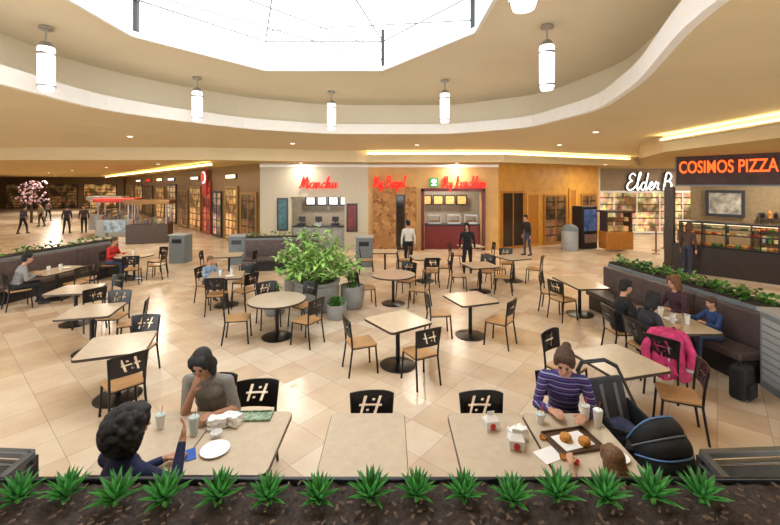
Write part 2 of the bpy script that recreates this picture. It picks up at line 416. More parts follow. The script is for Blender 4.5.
GL={
'E':(.9,[[(.75,.85),(.5,1),(.25,.9),(.2,.7),(.45,.55),(.2,.45),(.05,.2),(.25,0),(.6,.05),(.9,.25)]]),
'l':(.42,[[(0,.22),(.22,.7),(.32,1),(.2,1.02),(.12,.5),(.15,.05),(.28,.03),(.42,.2)]]),
'd':(.8,[[(.45,.42),(.2,.45),(.05,.2),(.2,0),(.45,.15),(.6,1.0),(.52,.4),(.52,.05),(.65,.03),(.8,.2)]]),
'e':(.5,[[(0,.2),(.3,.3),(.25,.48),(.08,.4),(.05,.15),(.2,0),(.5,.15)]]),
'r':(.5,[[(0,.15),(.12,.5),(.2,.4),(.36,.42),(.32,.1),(.5,.05)]]),
'B':(.95,[[(.12,0),(.22,.95),(.5,1.02),(.72,.8),(.5,.55),(.22,.52),(.6,.5),(.82,.28),(.6,0),(.14,0)]]),
'M':(1.05,[[(.0,.05),(.15,.1),(.3,1.0),(.42,.15),(.65,1.0),(.75,.1),(.88,0),(1.05,.2)]]),
'a':(.55,[[(.4,.45),(.15,.45),(.03,.2),(.15,0),(.35,.15),(.42,.45),(.38,.1),(.55,.1)]]),
'n':(.6,[[(0,.15),(.08,.45),(.08,0),(.25,.45),(.38,.4),(.38,.05),(.6,.12)]]),
'c':(.45,[[(.35,.4),(.2,.48),(.05,.25),(.15,0),(.45,.12)]]),
'h':(.6,[[(0,.15),(.2,.8),(.2,1.0),(.08,.8),(.08,0),(.25,.45),(.38,.4),(.38,.05),(.6,.12)]]),
'u':(.6,[[(0,.3),(.06,.45),(.08,.1),(.2,0),(.38,.2),(.4,.45),(.4,.05),(.6,.12)]]),
'y':(.55,[[(0,.3),(.06,.45),(.1,.12),(.25,.1),(.38,.45),(.35,-.2),(.15,-.35),(.12,-.15),(.55,.15)]]),
'g':(.55,[[(.38,.42),(.15,.45),(.05,.2),(.15,.02),(.35,.15),(.4,.45),(.36,-.2),(.15,-.35),(.12,-.15),(.55,.12)]]),
'L':(.85,[[(.5,.9),(.35,1),(.28,.8),(.25,.3),(.1,.02),(.3,.1),(.55,0),(.85,.2)]]),
'b':(.55,[[(0,.2),(.2,.8),(.18,1.0),(.06,.8),(.08,.05),(.25,0),(.4,.2),(.3,.42),(.12,.35),(.4,.35),(.55,.35)]]),
'o':(.5,[[(.2,.45),(.05,.25),(.15,0),(.35,.1),(.38,.38),(.2,.45),(.5,.38)]]),
'x':(.5,[[(0,.42),(.12,.42),(.32,.03),(.42,.1),(.40,.42),(.22,.25),(.02,.0),(.25,.2),(.5,.1)]]),
' ':(.3,[])}
def script(s,w,h,r,m,name,parent,y=0.0,shear=.18):
    """handwritten tube lettering; each word its own part"""
    x=0; words=[[]]
    for ch in s:
        adv,ss=GL[ch]
        if ch==' ': words.append([])
        for q in ss: words[-1].append([(x+a+shear*b,b) for a,b in q])
        x+=adv
    kx=w/x
    for wd in words:
        bm=NB()
        for q in wd: tube(bm,[(p.x*kx-w/2,y,p.y*h-h/2) for p in cat_rom(q,4)],r,6)
        fin(bm,name,m,parent)
WY=18.0
sg=thing('shop_sign','red glowing script sign lettering on cream wall','sign',(-3.3,WY-.1,3.12)); script('Manchu',1.75,.5,.038,M_RED,'lettering',sg)
sg=thing('shop_sign','red glowing script sign lettering above stone pier','sign',(-.05,WY-.27,3.14)); script('My Bagel',1.5,.48,.034,M_RED,'lettering',sg)
sg=thing('shop_sign','red glowing script sign lettering beside green emblem','sign',(3.38,WY-.1,3.14)); script('My Lunchbox',2.0,.52,.034,M_RED,'lettering',sg)
eb=thing('store_sign','white script department store lettering with dark outline','sign',(15.7,23.7,3.2))
script('Elder B',2.8,1.0,.042,M_WNEON,'lettering',eb,y=-.08)
script('Elder B',2.8,1.0,.07,M_DARK,'letter_outline',eb,y=.06)
ps=thing('pizza_sign','dark reddish-brown sign box with glowing orange lettering','sign',(0,0,0))
A=Vector((10.3,14.0)); Bp=Vector((12.6,11.3)); dd=(Bp-A).normalized(); ang=math.atan2(dd.y,dd.x)
bm=NB(); along(bm,A,Bp,3.0,4.1,0.3); fin(bm,'sign_box',mat('dark_reddish_panel',(0.045,0.020,0.016),0.6,0.0,var=0.35,scale=3),ps,smooth=False,bevel=0.02)
bm=NB(); along(bm,A,Bp,2.96,3.01,0.34); along(bm,A,Bp,4.08,4.12,0.34); along(bm,A-dd*.02,A+dd*.02,2.96,4.12,0.34)
fin(bm,'sign_frame',M_RAIL,ps,smooth=False)
mid=A+dd*1.36-Vector((-dd.y,dd.x))*0.18
text('COSIMOS PIZZA',(mid.x,mid.y,3.62),2.5,0.42,ang,M_ORNG,'',parent=ps,name='lettering',offset=.008)

# ------------------------------------------------------------ shell
bm=NB(); box(bm,(-17,24,-0.05),(92,66,0.1)); structure(bm,'floor',M_TILE)
TRAY=[(-5.7,-1.5),(-5.7,7.5),(-5.0,8.8),(-3.7,10.3),(-1.7,11.25),(1.75,11.25),(3.6,10.0),(4.1,7.6),(3.6,5.6),(2.7,3.44),(1.9,-1.5)]
def soften(pts,c=.35):
    """round each corner by a short fillet"""
    out=[];n=len(pts)
    for i in range(n):
        a=Vector(pts[i-1]);b=Vector(pts[i]);d=Vector(pts[(i+1)%n])
        u=(a-b);v=(d-b); ru=min(c,u.length*.4); rv=min(c,v.length*.4)
        p=b+u.normalized()*ru; q=b+v.normalized()*rv
        for t in (0,.33,.67,1): out.append(tuple(p*(1-t)**2+b*2*t*(1-t)+q*t*t))
    return out
TRAY=soften(TRAY,.55)
def grow(pts,d):
    n=len(pts); out=[]
    for i in range(n):
        a=Vector(pts[i-1]);b=Vector(pts[i]);c=Vector(pts[(i+1)%n])
        e1=(b-a).normalized(); e2=(c-b).normalized()
        n1=Vector((-e1.y,e1.x)); n2=Vector((-e2.y,e2.x)); nn=(n1+n2).normalized()
        k=d/max(0.4,nn.dot(n1)); out.append((b.x+nn.x*k,b.y+nn.y*k))
    return out
MAIN=[(-16,-3),(8.2,-3),(8.3,11.8),(9.6,15.0),(13.5,21),(5,17.2),(-1,17.2),(-7.3,15.6),(-16,15.6)]
SKY=[(-2.6,8.15),(-0.15,8.15),(1.35,6.1),(1.35,4.3),(-0.15,2.3),(-2.6,2.3),(-4.15,4.0),(-4.15,6.25)]
def ringplate(name,outer,inner,z,m):
    o3=[Vector((x,y,0)) for x,y in outer]; i3=[Vector((x,y,0)) for x,y in inner]
    tris=tessellate_polygon([o3,i3]); al=o3+i3
    bm=NB()
    for zz in (z,z+.06):
        vs=[bm.verts.new((p.x,p.y,zz)) for p in al]
        for t in tris:
            try: bm.faces.new([vs[i] for i in t])
            except ValueError: pass
    me=bpy.data.meshes.new(name); bm.to_mesh(me); bm.free()
    o=bpy.data.objects.new(name,me); COL.objects.link(o); me.materials.append(m); o['kind']='structure'
    return o
def wallring(name,pts,z0,z1,m,th=0.08,closed=True):
    bm=NB(); n=len(pts)
    for i in range(n if closed else n-1): along(bm,pts[i],pts[(i+1)%n],z0,z1,th)
    for x,y in pts: cyl(bm,(x,y,z0+.001),(x,y,z1-.001),th/2,seg=12)
    return structure(bm,name,m)
T2_=grow(TRAY,0.5)
if min(p[0] for p in T2_)>min(p[0] for p in TRAY): T2_=grow(TRAY,-0.5)
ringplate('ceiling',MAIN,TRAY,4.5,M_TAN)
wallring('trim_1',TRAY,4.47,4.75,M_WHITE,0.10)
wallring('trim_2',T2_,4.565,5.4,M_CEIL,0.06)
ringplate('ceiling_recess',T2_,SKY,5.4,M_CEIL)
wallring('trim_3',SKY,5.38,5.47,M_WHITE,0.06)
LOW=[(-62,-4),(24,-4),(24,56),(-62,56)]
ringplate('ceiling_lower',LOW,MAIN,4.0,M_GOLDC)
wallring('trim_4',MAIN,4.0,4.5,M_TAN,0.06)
def cove(pts,z,label,h=0.05,power=8):
    t=thing('cove_light',label,'light')
    bm=NB()
    for a,b in zip(pts[:-1],pts[1:]): along(bm,a,b,z,z+h,0.05)
    fin(bm,'light_strip',M_COVE,t,smooth=False)
    bm=NB()
    for a,b in zip(pts[:-1],pts[1:]): along(bm,a,b,z-0.05,z-0.002,0.14)
    fin(bm,'light_shelf',M_TAN,t,smooth=False)
    for a,b in zip(pts[:-1],pts[1:]):
        a=Vector(a);b=Vector(b); l=bpy.data.lights.new('cove_tube','AREA'); l.shape='RECTANGLE'; l.size=(b-a).length; l.size_y=.05; l.energy=power*(b-a).length; l.color=(1,.78,.35)
        o=bpy.data.objects.new('cove_tube',l); COL.objects.link(o); m=(a+b)/2; n=Vector(((b-a).y,-(b-a).x)).normalized()
        if n.y>0 and abs(n.y)>.3: n=-n
        if m.x>7 and m.y<12: n=Vector((-1,0))
        m=m+n*.06
        o.location=(m.x,m.y,z+.03); o.rotation_euler=(math.pi,0,-math.atan2((b-a).y,(b-a).x)) if False else Euler((math.pi,0,math.atan2((b-a).y,(b-a).x)),'XYZ')
        o['label']='warm tube lamp hidden in cove'; o['category']='light'
cove([(-1.0,17.08),(4.95,17.08),(12.6,20.5)],4.34,'warm glowing cove light along the curved soffit',0.07,6)
cove([(8.12,3.0),(8.2,11.8)],4.34,'warm glowing cove light on soffit edge above pizzeria',0.05,6)
cove([(-7.6,16.6),(-31,42.5)],3.84,'warm glowing cove light running along the mall corridor',0.08,5)

bm=NB()
for x0,x1,z0,z1 in [(-6,-4.6,0,4),(-4.6,-2.1,2.45,4),(-2.1,-1.0,0,4)]:
    box(bm,((x0+x1)/2,WY+0.15,(z0+z1)/2),(x1-x0,0.3,z1-z0))
structure(bm,'wall_back',M_WALL)
bm=NB()
for x0,x1,z0,z1 in [(-1.0,1.6,0,4),(1.6,4.2,2.7,4),(4.2,5.0,0,4)]:
    box(bm,((x0+x1)/2,WY+0.15,(z0+z1)/2),(x1-x0,0.3,z1-z0))
structure(bm,'wall_back_gold',M_WALLO)
bm=NB(); box(bm,(-0.5,21.2,2),(11.5,0.1,4)); structure(bm,'wall_kitchen',mat('kitchen_wall',(0.40,0.36,0.30),0.7))
bm=NB(); along(bm,(5,18),(11.5,21.5),0,4,0.3,off=0.15); structure(bm,'wall_angled',M_WALLG)
bm=NB(); along(bm,(11.3,24),(24,24),0,4,0.2); structure(bm,'wall_department_store',mat('tan_store_wall',(0.34,0.25,0.16),0.8))
bm=NB(); along(bm,(11.5,21.5),(11.3,24),0,4,0.2); structure(bm,'wall_return',M_WALL)
bm=NB(); along(bm,(-34,50),(-6,18),0,4,0.3,off=.15); structure(bm,'wall_corridor',M_BRONZE)
bm=NB(); along(bm,(-60,50),(-34,50),0,4,0.3); structure(bm,'wall_far',mat('far_wall_paint',(0.16,0.10,0.05),0.8))
bm=NB(); along(bm,(-60,50),(-18,6),0,4,0.3); structure(bm,'wall_left',M_GOLDC)
bm=NB(); along(bm,(14.5,-3),(14.5,12),0,4,0.2); structure(bm,'wall_right',M_WALL)
bm=NB(); along(bm,(12.2,15.8),(15.5,12),0,4,0.2); structure(bm,'wall_pizzeria',mat('brown_kitchen_wall',(0.27,0.19,0.10),0.7))
bm=NB(); along(bm,(24,24),(24,-3),0,4,0.2); structure(bm,'wall_outer',M_WALL)
bm=NB(); box(bm,(-0.5,WY-0.03,3.88),(11,0.06,0.12)); structure(bm,'trim_5',M_WHITE)

# skylight frame
sk=thing('skylight_frame','dark-posted skylight frame with thin grey glazing bars','skylight')
for x,y in [(-0.15,8.1),(1.3,6.15),(-4.1,6.3),(-4.1,4.3),(1.3,4.3)]:
    bm=NB(); box(bm,(x,y,5.85),(0.07,0.07,0.75)); fin(bm,'post',M_BLACK,sk,smooth=False)
GB=mat('grey_steel_bar',(0.20,0.22,0.24),0.6)
top=[Vector((x,y,6.0)) for x,y in SKY]; apex=Vector((-1.37,5.2,6.9))
for i in range(8):
    bm=NB(); cyl(bm,top[i],top[(i+1)%8],0.018,seg=8); cyl(bm,top[i],apex,.018,seg=8)
    a=top[i].lerp(apex,.5); b=top[(i+1)%8].lerp(apex,.5); cyl(bm,a,b,.014,seg=6)
    fin(bm,'glazing_bar',GB,sk)
for p,q in [((-4.0,6.3,6.1),(-0.15,8.1,5.6)),((1.3,6.15,5.6),(-2.6,8.1,6.2)),((-4.1,4.3,6.0),(-.15,8.1,5.8))]:
    bm=NB(); cyl(bm,p,q,0.014,seg=6); fin(bm,'tie_rod',GB,sk)

# pendants
pl=thing('pendant_light','white frosted cylinder pendant lamp with metal bands','lamp',(-5.2,5.9,5.38),group='skylight ring pendants')
bm=NB(); cyl(bm,(0,0,0),(0,0,-0.03),0.09,seg=20); fin(bm,'ceiling_plate',M_CHROME,pl)
bm=NB(); cyl(bm,(0,0,-0.03),(0,0,-0.28),0.015,seg=8); cyl(bm,(0,0,-0.22),(0,0,-0.30),0.06,0.12,seg=20); fin(bm,'rod',M_CHROME,pl)
bm=NB(); lathe(bm,[(0.085,-0.96),(0.105,-0.9),(0.11,-0.6),(0.11,-0.32),(0.10,-0.30)],24); fin(bm,'lamp_shade',M_LAMP,pl)
for za,zb in ((-.42,-.39),(-.90,-.87)):
    bm=NB(); lathe(bm,[(0.118,za),(0.118,zb)],24); fin(bm,'band',M_CHROME,pl)
for x,y in [(-4.3,8.7),(-1.5,10.0),(1.25,8.9),(2.35,5.84),(1.08,3.15)]: clone(pl,(x,y,5.38))

dl=thing('recessed_downlight','round recessed ceiling downlight glowing warm','light',(-8,8,4.498),group='recessed downlights')
bm=NB(); lathe(bm,[(0.09,-0.012),(0.09,0.0)],20); fin(bm,'trim_ring',M_WHITE,dl)
bm=NB(); lathe(bm,[(0.07,-0.016),(0.07,-0.012)],20); fin(bm,'lens',M_DOWN,dl)
def lamp(x,y,z,p,size=0.5,col=(1,0.91,0.76)):  # area light added as fill beneath the ceiling
    l=bpy.data.lights.new('ceiling_fill','AREA'); l.shape='DISK'; l.size=size; l.energy=p; l.color=col
    o=bpy.data.objects.new('ceiling_fill',l); COL.objects.link(o); o.location=(x,y,z)
    o['label']='warm area fill light added below ceiling'; o['category']='light'
spots=[(-8,12,4.498,85),(-11,9,4.498,85),(5.8,11,4.498,70),(6.3,14.5,4.498,70),(-3.5,14,4.498,80),(1,14.5,4.498,80),(-8,5,4.498,70),  # fill positions, most added beyond the few real downlights
 (11.8,9,3.998,110),(12.5,12.3,3.998,150),(15,20,3.998,120),(10.5,19,3.998,100),(-4,17.5,3.998,40),(3,17.5,3.998,60),(-11,18.5,3.998,160),(-16,22,3.998,200),(-22,27,3.998,260),(-28,32,3.998,300),(-18,14,3.998,180),(-36,42,3.998,450),(14,17,3.998,100),(18,22,3.998,100),(-27,20,3.998,240),(-35,30,3.998,350)]
for i,(x,y,z,p) in enumerate(spots):
    if i>0: clone(dl,(x,y,z))
    else: dl.location=(x,y,z)
    lamp(x,y,z-0.03,p,0.14)
for x,y in [(-3.35,19.6),(2.9,19.6)]: lamp(x,y,3.6,90,0.6)  # same fill inside the counter openings, without a fixture disc

g=thing('sign_emblem','small square green illuminated emblem beside red lettering','sign',(2.02,WY-0.04,3.12))
bm=NB(); box(bm,(0,0,0),(0.42,0.06,0.42)); fin(bm,'emblem_face',mat('green_sign_face',(0.02,0.25,0.06),0.4,emit=0.6,var=0.1),g,bevel=0.02,smooth=False)
bm=NB(); sph(bm,(0,-0.04,0.05),(0.12,0.02,0.1)); box(bm,(0,-0.04,-0.12),(0.22,0.02,0.05)); fin(bm,'emblem_mark',M_WNEON,g)

# ------------------------------------------------------------ storefront fittings
def panel(name,m,loc,size,label,cat,frame=None,rot=0.0,fr=0.06,group=None,mull=0):
    t=thing(name,label,cat,loc,rot,group)
    w,h=size
    bm=NB(); box(bm,(0,0,0),(w-2*fr+.01,0.03,h-2*fr+.01)); fin(bm,'panel_face',m,t,smooth=False)
    bm=NB()
    for sx in (-1,1): box(bm,(sx*(w/2-fr/2),-0.01,0),(fr,0.06,h))
    for sz in (-1,1): box(bm,(0,-0.01,sz*(h/2-fr/2)),(w-2*fr,0.06,fr))
    for k in range(mull): box(bm,(-w/2+w*(k+1)/(mull+1),-0.01,0),(fr*.5,0.05,h-2*fr))
    fin(bm,'frame',frame or M_DARK,t,smooth=False)
    return t
def counter(label,x0,x1,y,h,mbase,mtop,d=0.6):
    t=thing('service_counter',label,'counter',((x0+x1)/2,y,0))
    w=x1-x0
    bm=NB(); box(bm,(0,0,h/2-.02),(w,d,h-.04)); fin(bm,'body',mbase,t,smooth=False,bevel=.01)
    bm=NB(); box(bm,(0,-.03,h),(w,d+.1,.05)); fin(bm,'countertop',mtop,t,smooth=False,bevel=.01)
    for k in range(int(w/0.6)):
        bm=NB(); box(bm,(-w/2+.3+k*.6,-d/2-.008,h/2),(.5,.012,h*.7)); fin(bm,'front_panel',mbase,t,smooth=False,bevel=.004)
    return t
counter('white-fronted service counter below lit menus',-4.58,-2.12,18.6,1.05,M_LGREYP,M_DARK)
for k in range(4): panel('menu_board',M_MENU,(-4.25+k*.61,20.9,2.15),(.56,.5),'small backlit white menu board above counter','menu board',group='lit menu boards')
panel('poster',mat('teal_poster',(0.03,0.10,0.12),0.4,emit=.2,var=.6,scale=5),(-4.95,WY-.03,1.65),(.5,1.5),'tall dark teal menu poster on cream wall','poster')
panel('poster',mat('maroon_poster',(0.14,0.02,0.02),0.4,emit=.2,var=.6,scale=5),(-1.75,WY-.03,1.5),(.5,1.3),'tall maroon menu poster on cream wall','poster')
for x,c in [(-4.2,M_DARK),(-3.4,M_CHROME),(-2.6,M_DARK)]:
    t=thing('cash_register','dark cash register on service counter','register',(x,18.55,1.075))
    bm=NB(); box(bm,(0,0,.06),(.35,.35,.12)); fin(bm,'drawer',c,t,smooth=False,bevel=.01)
    bm=NB(); cyl(bm,(0,.05,.12),(0,.05,.2),.03); box(bm,(0,.05,.3),(.32,.05,.24)); fin(bm,'monitor',M_DARK,t,smooth=False,bevel=.01)
for x,w in [(-0.25,1.05),(0.95,.5)]:
    bm=NB(); box(bm,(0,0,1.45),(w,.16,2.9)); box(bm,(0,-.02,.1),(w+.06,.18,.2))
    fin(bm,'stone_pier',M_STONE,loc=(x,WY-.12,0),smooth=False,label='brown stacked-stone pier against storefront wall',cat='pier',bevel=.01)
panel('shop_door',M_GLASS,(.47,WY-.03,1.3),(.42,2.5),'narrow dark glass door between stone piers','door')
counter('dark red panelled service counter',1.62,4.18,18.5,1.15,mat('dark_red_panel',(0.15,0.008,0.008),.4),M_DARK)
for k in range(4): panel('menu_board',mat('warm_menu_board',(0.8,0.45,0.15),.5,emit=.5,var=.4,scale=7),(1.95+k*.63,20.9,2.2),(.58,.55),'small backlit warm-toned menu board','menu board',group='lit menu boards')
for x in (2.1,3.0,3.8):
    t=thing('hot_food_warmer','steel food warmer case on red counter','food warmer',(x,18.5,1.175))
    bm=NB(); box(bm,(0,0,.04),(.6,.4,.08)); box(bm,(0,0,.4),(.6,.4,.05))
    for sx in(-.28,.28): box(bm,(sx,0,.22),(.03,.38,.34))
    fin(bm,'case',M_CHROME,t,smooth=False)
    for k in range(4):
        bm=NB(); sph(bm,(-.2+k*.13,0,.1),(.06,.1,.05),10); fin(bm,'food',M_FOOD,t)
bm=NB(); 
for x in (1.5,4.3): box(bm,(x,0,1.4),(.14,.12,2.8))
box(bm,(2.9,0,2.78),(2.95,.12,.14)); fin(bm,'opening_frame',mat('maroon_frame',(.10,.008,.008),.4),loc=(0,WY-.07,0),smooth=False,label='maroon frame around the counter opening',cat='frame')
def onln(p0,p1,t,off=0.0):
    p0=Vector(p0);p1=Vector(p1);d=(p1-p0); n=Vector((d.y,-d.x)).normalized(); q=p0+d*t+n*off
    return q.x,q.y,math.atan2(d.y,d.x)
M_SHOPI=merch_mat('shop_interior_merchandise',(.16,.08,.03),(1.0,.70,.38),0.9,4.0,.45)
M_SHOPW=merch_mat('warm_shop_interior',(.12,.05,.015),(.85,.48,.18),0.9,3.0,.3)
M_SHOPD=merch_mat('dim_shop_interior',(.04,.02,.008),(.26,.13,.05),0.6,3.0,.4)
M_SHOPC=merch_mat('colourful_shop_interior',(.08,.045,.025),(.6,.42,.28),0.8,2.6,.6)
M_SHOPR=merch_mat('reddish_shop_interior',(.10,.012,.008),(.6,.14,.06),0.9,2.6,.5)
ORW=mat('orange_wood_frame',(.40,.15,.018),.4)
for t_,w,h,m,lb in [(.12,1.5,2.7,M_GLASS,'dark glass double shop door in golden wall'),(.30,.9,2.6,ORW,'orange wood pilaster panel'),(.52,1.7,2.5,M_SHOPD,'dim shop window opening in golden wall'),(.70,.6,2.8,ORW,'orange wood pilaster panel'),(.88,1.3,2.5,M_SHOPD,'dim shop window opening in golden wall')]:
    x,y,a=onln((5,18),(11.5,21.5),t_,0.03)
    pn_=m is ORW
    panel('pilaster_panel' if pn_ else 'shop_window',m,(x,y,h/2+.02),(w,h),lb,'panel' if pn_ else 'shop window',frame=M_WALLG if pn_ else ORW,rot=a,fr=.1,mull=0 if pn_ else 1)
panel('shop_window',M_SHOPI,(15.8,23.87,1.35),(7,2.6),'bright department store entrance with stocked shelves','shop window',frame=M_WHITE,fr=.12,mull=4)
GF=mat('gold_bronze_frame',(.34,.20,.06),.35,.3)
segs=[(.03,2.0,2.6,M_SHOPD,GF,1),(.085,1.9,2.9,M_SHOPW,GF,2),(.14,1.6,2.6,M_SHOPC,M_DARK,1),(.185,1.6,3.2,M_SHOPR,mat('red_shop_frame',(.3,.02,.015),.4),1),(.245,2.6,2.9,M_SHOPW,GF,2),(.32,2.8,2.6,M_SHOPD,GF,3),(.40,3.0,3.0,M_SHOPI,M_DARK,2),(.50,3.5,2.8,M_SHOPW,GF,2),(.62,4,2.9,M_SHOPD,M_DARK,2),(.75,4.5,3.0,M_SHOPW,M_DARK,2),(.89,5,3.0,M_SHOPD,GF,2)]
for t_,w,h,m,f_,mu in segs:
    x,y,a=onln((-6,18),(-34,50),t_,-0.05)
    panel('shop_window',m,(x,y,h/2+.05),(w,h),'tall framed mall shop window with lit stock','shop window',frame=f_,rot=a+math.pi,fr=.12,group='corridor shop windows',mull=mu)
for t_,m,w in [(.085,M_COVE,1.3),(.245,M_WNEON,1.6),(.40,M_WNEON,1.8),(.50,M_COVE,1.8),(.62,M_RED,2.2),(.75,M_WNEON,2.5)]:
    x,y,a=onln((-6,18),(-34,50),t_,-0.08); t=thing('sign_light_box','slim glowing light box above shop window','light box',(x,y,3.45),a+math.pi,'corridor light boxes')
    bm=NB(); box(bm,(0,0,0),(w,.08,.16)); fin(bm,'lit_face',m,t,smooth=False); bm=NB(); box(bm,(0,.03,0),(w+.1,.08,.24)); fin(bm,'box_body',M_DARK,t,smooth=False)
for k in range(5): panel('shop_window',[M_SHOPD,M_SHOPW,M_SHOPD][k%3],(-57+k*5,49.8,1.6),(4.2,3),'distant shop window with warm-lit stock','shop window',frame=M_DARK,group='corridor shop windows')
x,y,a=onln((-6,18),(-34,50),.185,-0.25)
rs=thing('round_sign','tall red sign panel with round white-ringed disc','sign',(x,y,3.45),a+math.pi)
bm=NB(); box(bm,(0,.06,-.3),(.9,.08,1.5)); fin(bm,'sign_panel',mat('deep_red_panel',(.35,.01,.01),.4,emit=.25,var=.05),rs,smooth=False,bevel=.02)
bm=NB(); cyl(bm,(0,-.03,0),(0,.02,0),.36,seg=28); fin(bm,'disc',M_WNEON,rs)
bm=NB(); cyl(bm,(0,-.06,0),(0,-.03,0),.29,seg=28); fin(bm,'disc_centre',M_RED,rs)

pc=thing('pizza_counter','long dark granite pizza counter with glass food display','counter')
def offp(p,o): n=Vector((dd.y,-dd.x)); return p+n*o
a0=offp(A,0.1); a1=offp(A+dd*5.2,0.1)
bm=NB(); along(bm,a0,a1,0,0.92,0.7); fin(bm,'body',mat('dark_wood_panelling',(.022,.014,.012),.35,var=.3),pc,smooth=False)
bm=NB(); along(bm,a0-dd*.05,a1,0.92,0.98,0.85); fin(bm,'countertop',mat('black_granite',(.02,.018,.02),.12,var=.5,scale=60),pc,smooth=False)
DM=mat('dark_display_metal',(.03,.027,.025),.3,.5)
for k in range(9):
    p=a0+dd*(.15+k*.62); bm=NB(); box(bm,(p.x,p.y,1.35),(.03,.5,.75),rot=ang); fin(bm,'divider',DM,pc,smooth=False)
for z0_,z1_,w_ in ((1.7,1.76,.5),(1.33,1.35,.45),(1.53,1.545,.4)):
    bm=NB(); along(bm,a0+dd*.15,a1,z0_,z1_,w_); fin(bm,'shelf',DM,pc,smooth=False)
bm=NB(); along(bm,a0+dd*.2,a1,1.67,1.695,.06); fin(bm,'light_strip',mat('display_light',(1,.8,.5),.5,emit=2.5,var=0),pc,smooth=False)
DF=[mat('display_food_a',(.55,.22,.04),.6,emit=.35,var=.7,scale=9),mat('display_food_b',(.35,.05,.02),.6,emit=.3,var=.6,scale=9),mat('display_food_c',(.6,.45,.2),.6,emit=.3,var=.6,scale=9),mat('display_food_d',(.08,.16,.03),.6,emit=.2,var=.6,scale=9)]
for k in range(32):
    p=a0+dd*(.28+k*.155)
    for z in (.985,1.355,1.55):
        if random.random()<.12: continue
        bm=NB()
        if random.random()<.5: sph(bm,(p.x,p.y,z+.03),(.06,.12,.035),10)
        else: box(bm,(p.x,p.y,z+.03),(.11,.26,.05),rot=ang)
        fin(bm,'food',random.choice(DF),pc,smooth=False)
panel('framed_picture',mat('grey_print',(.35,.32,.26),.5,var=.7,scale=4),(12.75,14.85,2.3),(1.15,1.0),'dark-framed grey picture on beige wall','picture',frame=M_DARK,rot=math.radians(-49),fr=.1)
sh=thing('back_bar_shelf','dark back-bar shelving with bottles and tins','shelf',(14.2,13.1,0),math.radians(-49))
bm=NB(); 
for z in (.9,1.35,1.8): box(bm,(0,0,z),(2.6,.3,.04))
box(bm,(-1.3,0,1.0),(.05,.3,2.0)); box(bm,(1.3,0,1.0),(.05,.3,2.0)); fin(bm,'shelf_frame',M_FRAMEW,sh,smooth=False)
for k in range(16):
    for z in (.92,1.37,1.82):
        bm=NB(); h_=rnd(.15,.3); lathe(bm,[(.05,0),(.055,.01),(.055,h_*.7),(.02,h_*.85),(.02,h_)],10); fin(bm,'bottle',random.choice(DF+[M_DARK,M_LGREYP]),sh,loc=(-1.2+k*.16,0,z))
bm=NB(); box(bm,(0,0,1.48),(.28,.28,2.9)); box(bm,(0,0,.1),(.34,.34,.2)); fin(bm,'column',M_FRAMEW,loc=(10.15,14.15,0),rot=ang,smooth=False,label='dark square column supporting the pizza sign',cat='column',bevel=.01)

tb=thing('trash_bin','grey round litter bin with domed lid','bin',(8.3,18.0,0))
bm=NB(); lathe(bm,[(.33,0),(.36,.05),(.36,.85),(.34,.9)],24); fin(bm,'bin_body',M_LGREYP,tb)
bm=NB(); lathe(bm,[(.38,.9),(.38,.95),(.3,1.1),(.12,1.2)],24); fin(bm,'lid',M_GREYP,tb)
kx=thing('ticket_machine','blue and grey free-standing vending kiosk','kiosk',(9.3,18.6,0),math.radians(20))
bm=NB(); prism(bm,[(-.45,-.3),(.45,-.3),(.45,.35),(-.45,.35)],0,2.0); fin(bm,'body',M_DARK,kx,smooth=False,bevel=.03)
bm=NB(); box(bm,(0,-.32,1.35),(.75,.04,1.0)); fin(bm,'screen',mat('blue_screen',(.06,.10,.22),.3,emit=.3,var=.95,scale=4),kx,smooth=False,bevel=.01)
bm=NB(); box(bm,(0,-.33,.5),(.7,.05,.4)); fin(bm,'delivery_door',M_CHROME,kx,smooth=False,bevel=.01)
wk=thing('wooden_cart','orange-brown wooden merchandise cart','cart',(10.3,17.8,0))
bm=NB(); box(bm,(0,0,.5),(1.2,.7,.8)); fin(bm,'cabinet',ORW,wk,smooth=False,bevel=.02)
bm=NB(); 
for sx in(-.55,.55): box(bm,(sx,0,1.3),(.06,.6,.9))
box(bm,(0,0,1.8),(1.3,.8,.08)); box(bm,(0,0,1.35),(1.1,.5,.03)); fin(bm,'shelf_frame',M_FRAMEW,wk,smooth=False)
for k in range(6):
    for z_,h_ in ((1.02,.22),(1.45,.16)):
        bm=NB(); box(bm,(-.42+k*.17,0,z_),(.12,.3,h_)); fin(bm,'stock_box',M_SHOPW,wk,smooth=False)
st=thing('queue_post','brass queue barrier post with round base','barrier post',(13.0,18.5,0),group='queue posts')
bm=NB(); lathe(bm,[(.16,0),(.16,.02),(.03,.05)],20); fin(bm,'base',M_BRONZE,st)
bm=NB(); cyl(bm,(0,0,.04),(0,0,1.0),.03); sph(bm,(0,0,1.0),.045); fin(bm,'post',M_BRONZE,st)
for x,y in [(12.2,17.9),(11.6,17.0),(12.7,17.2)]: clone(st,(x,y,0))
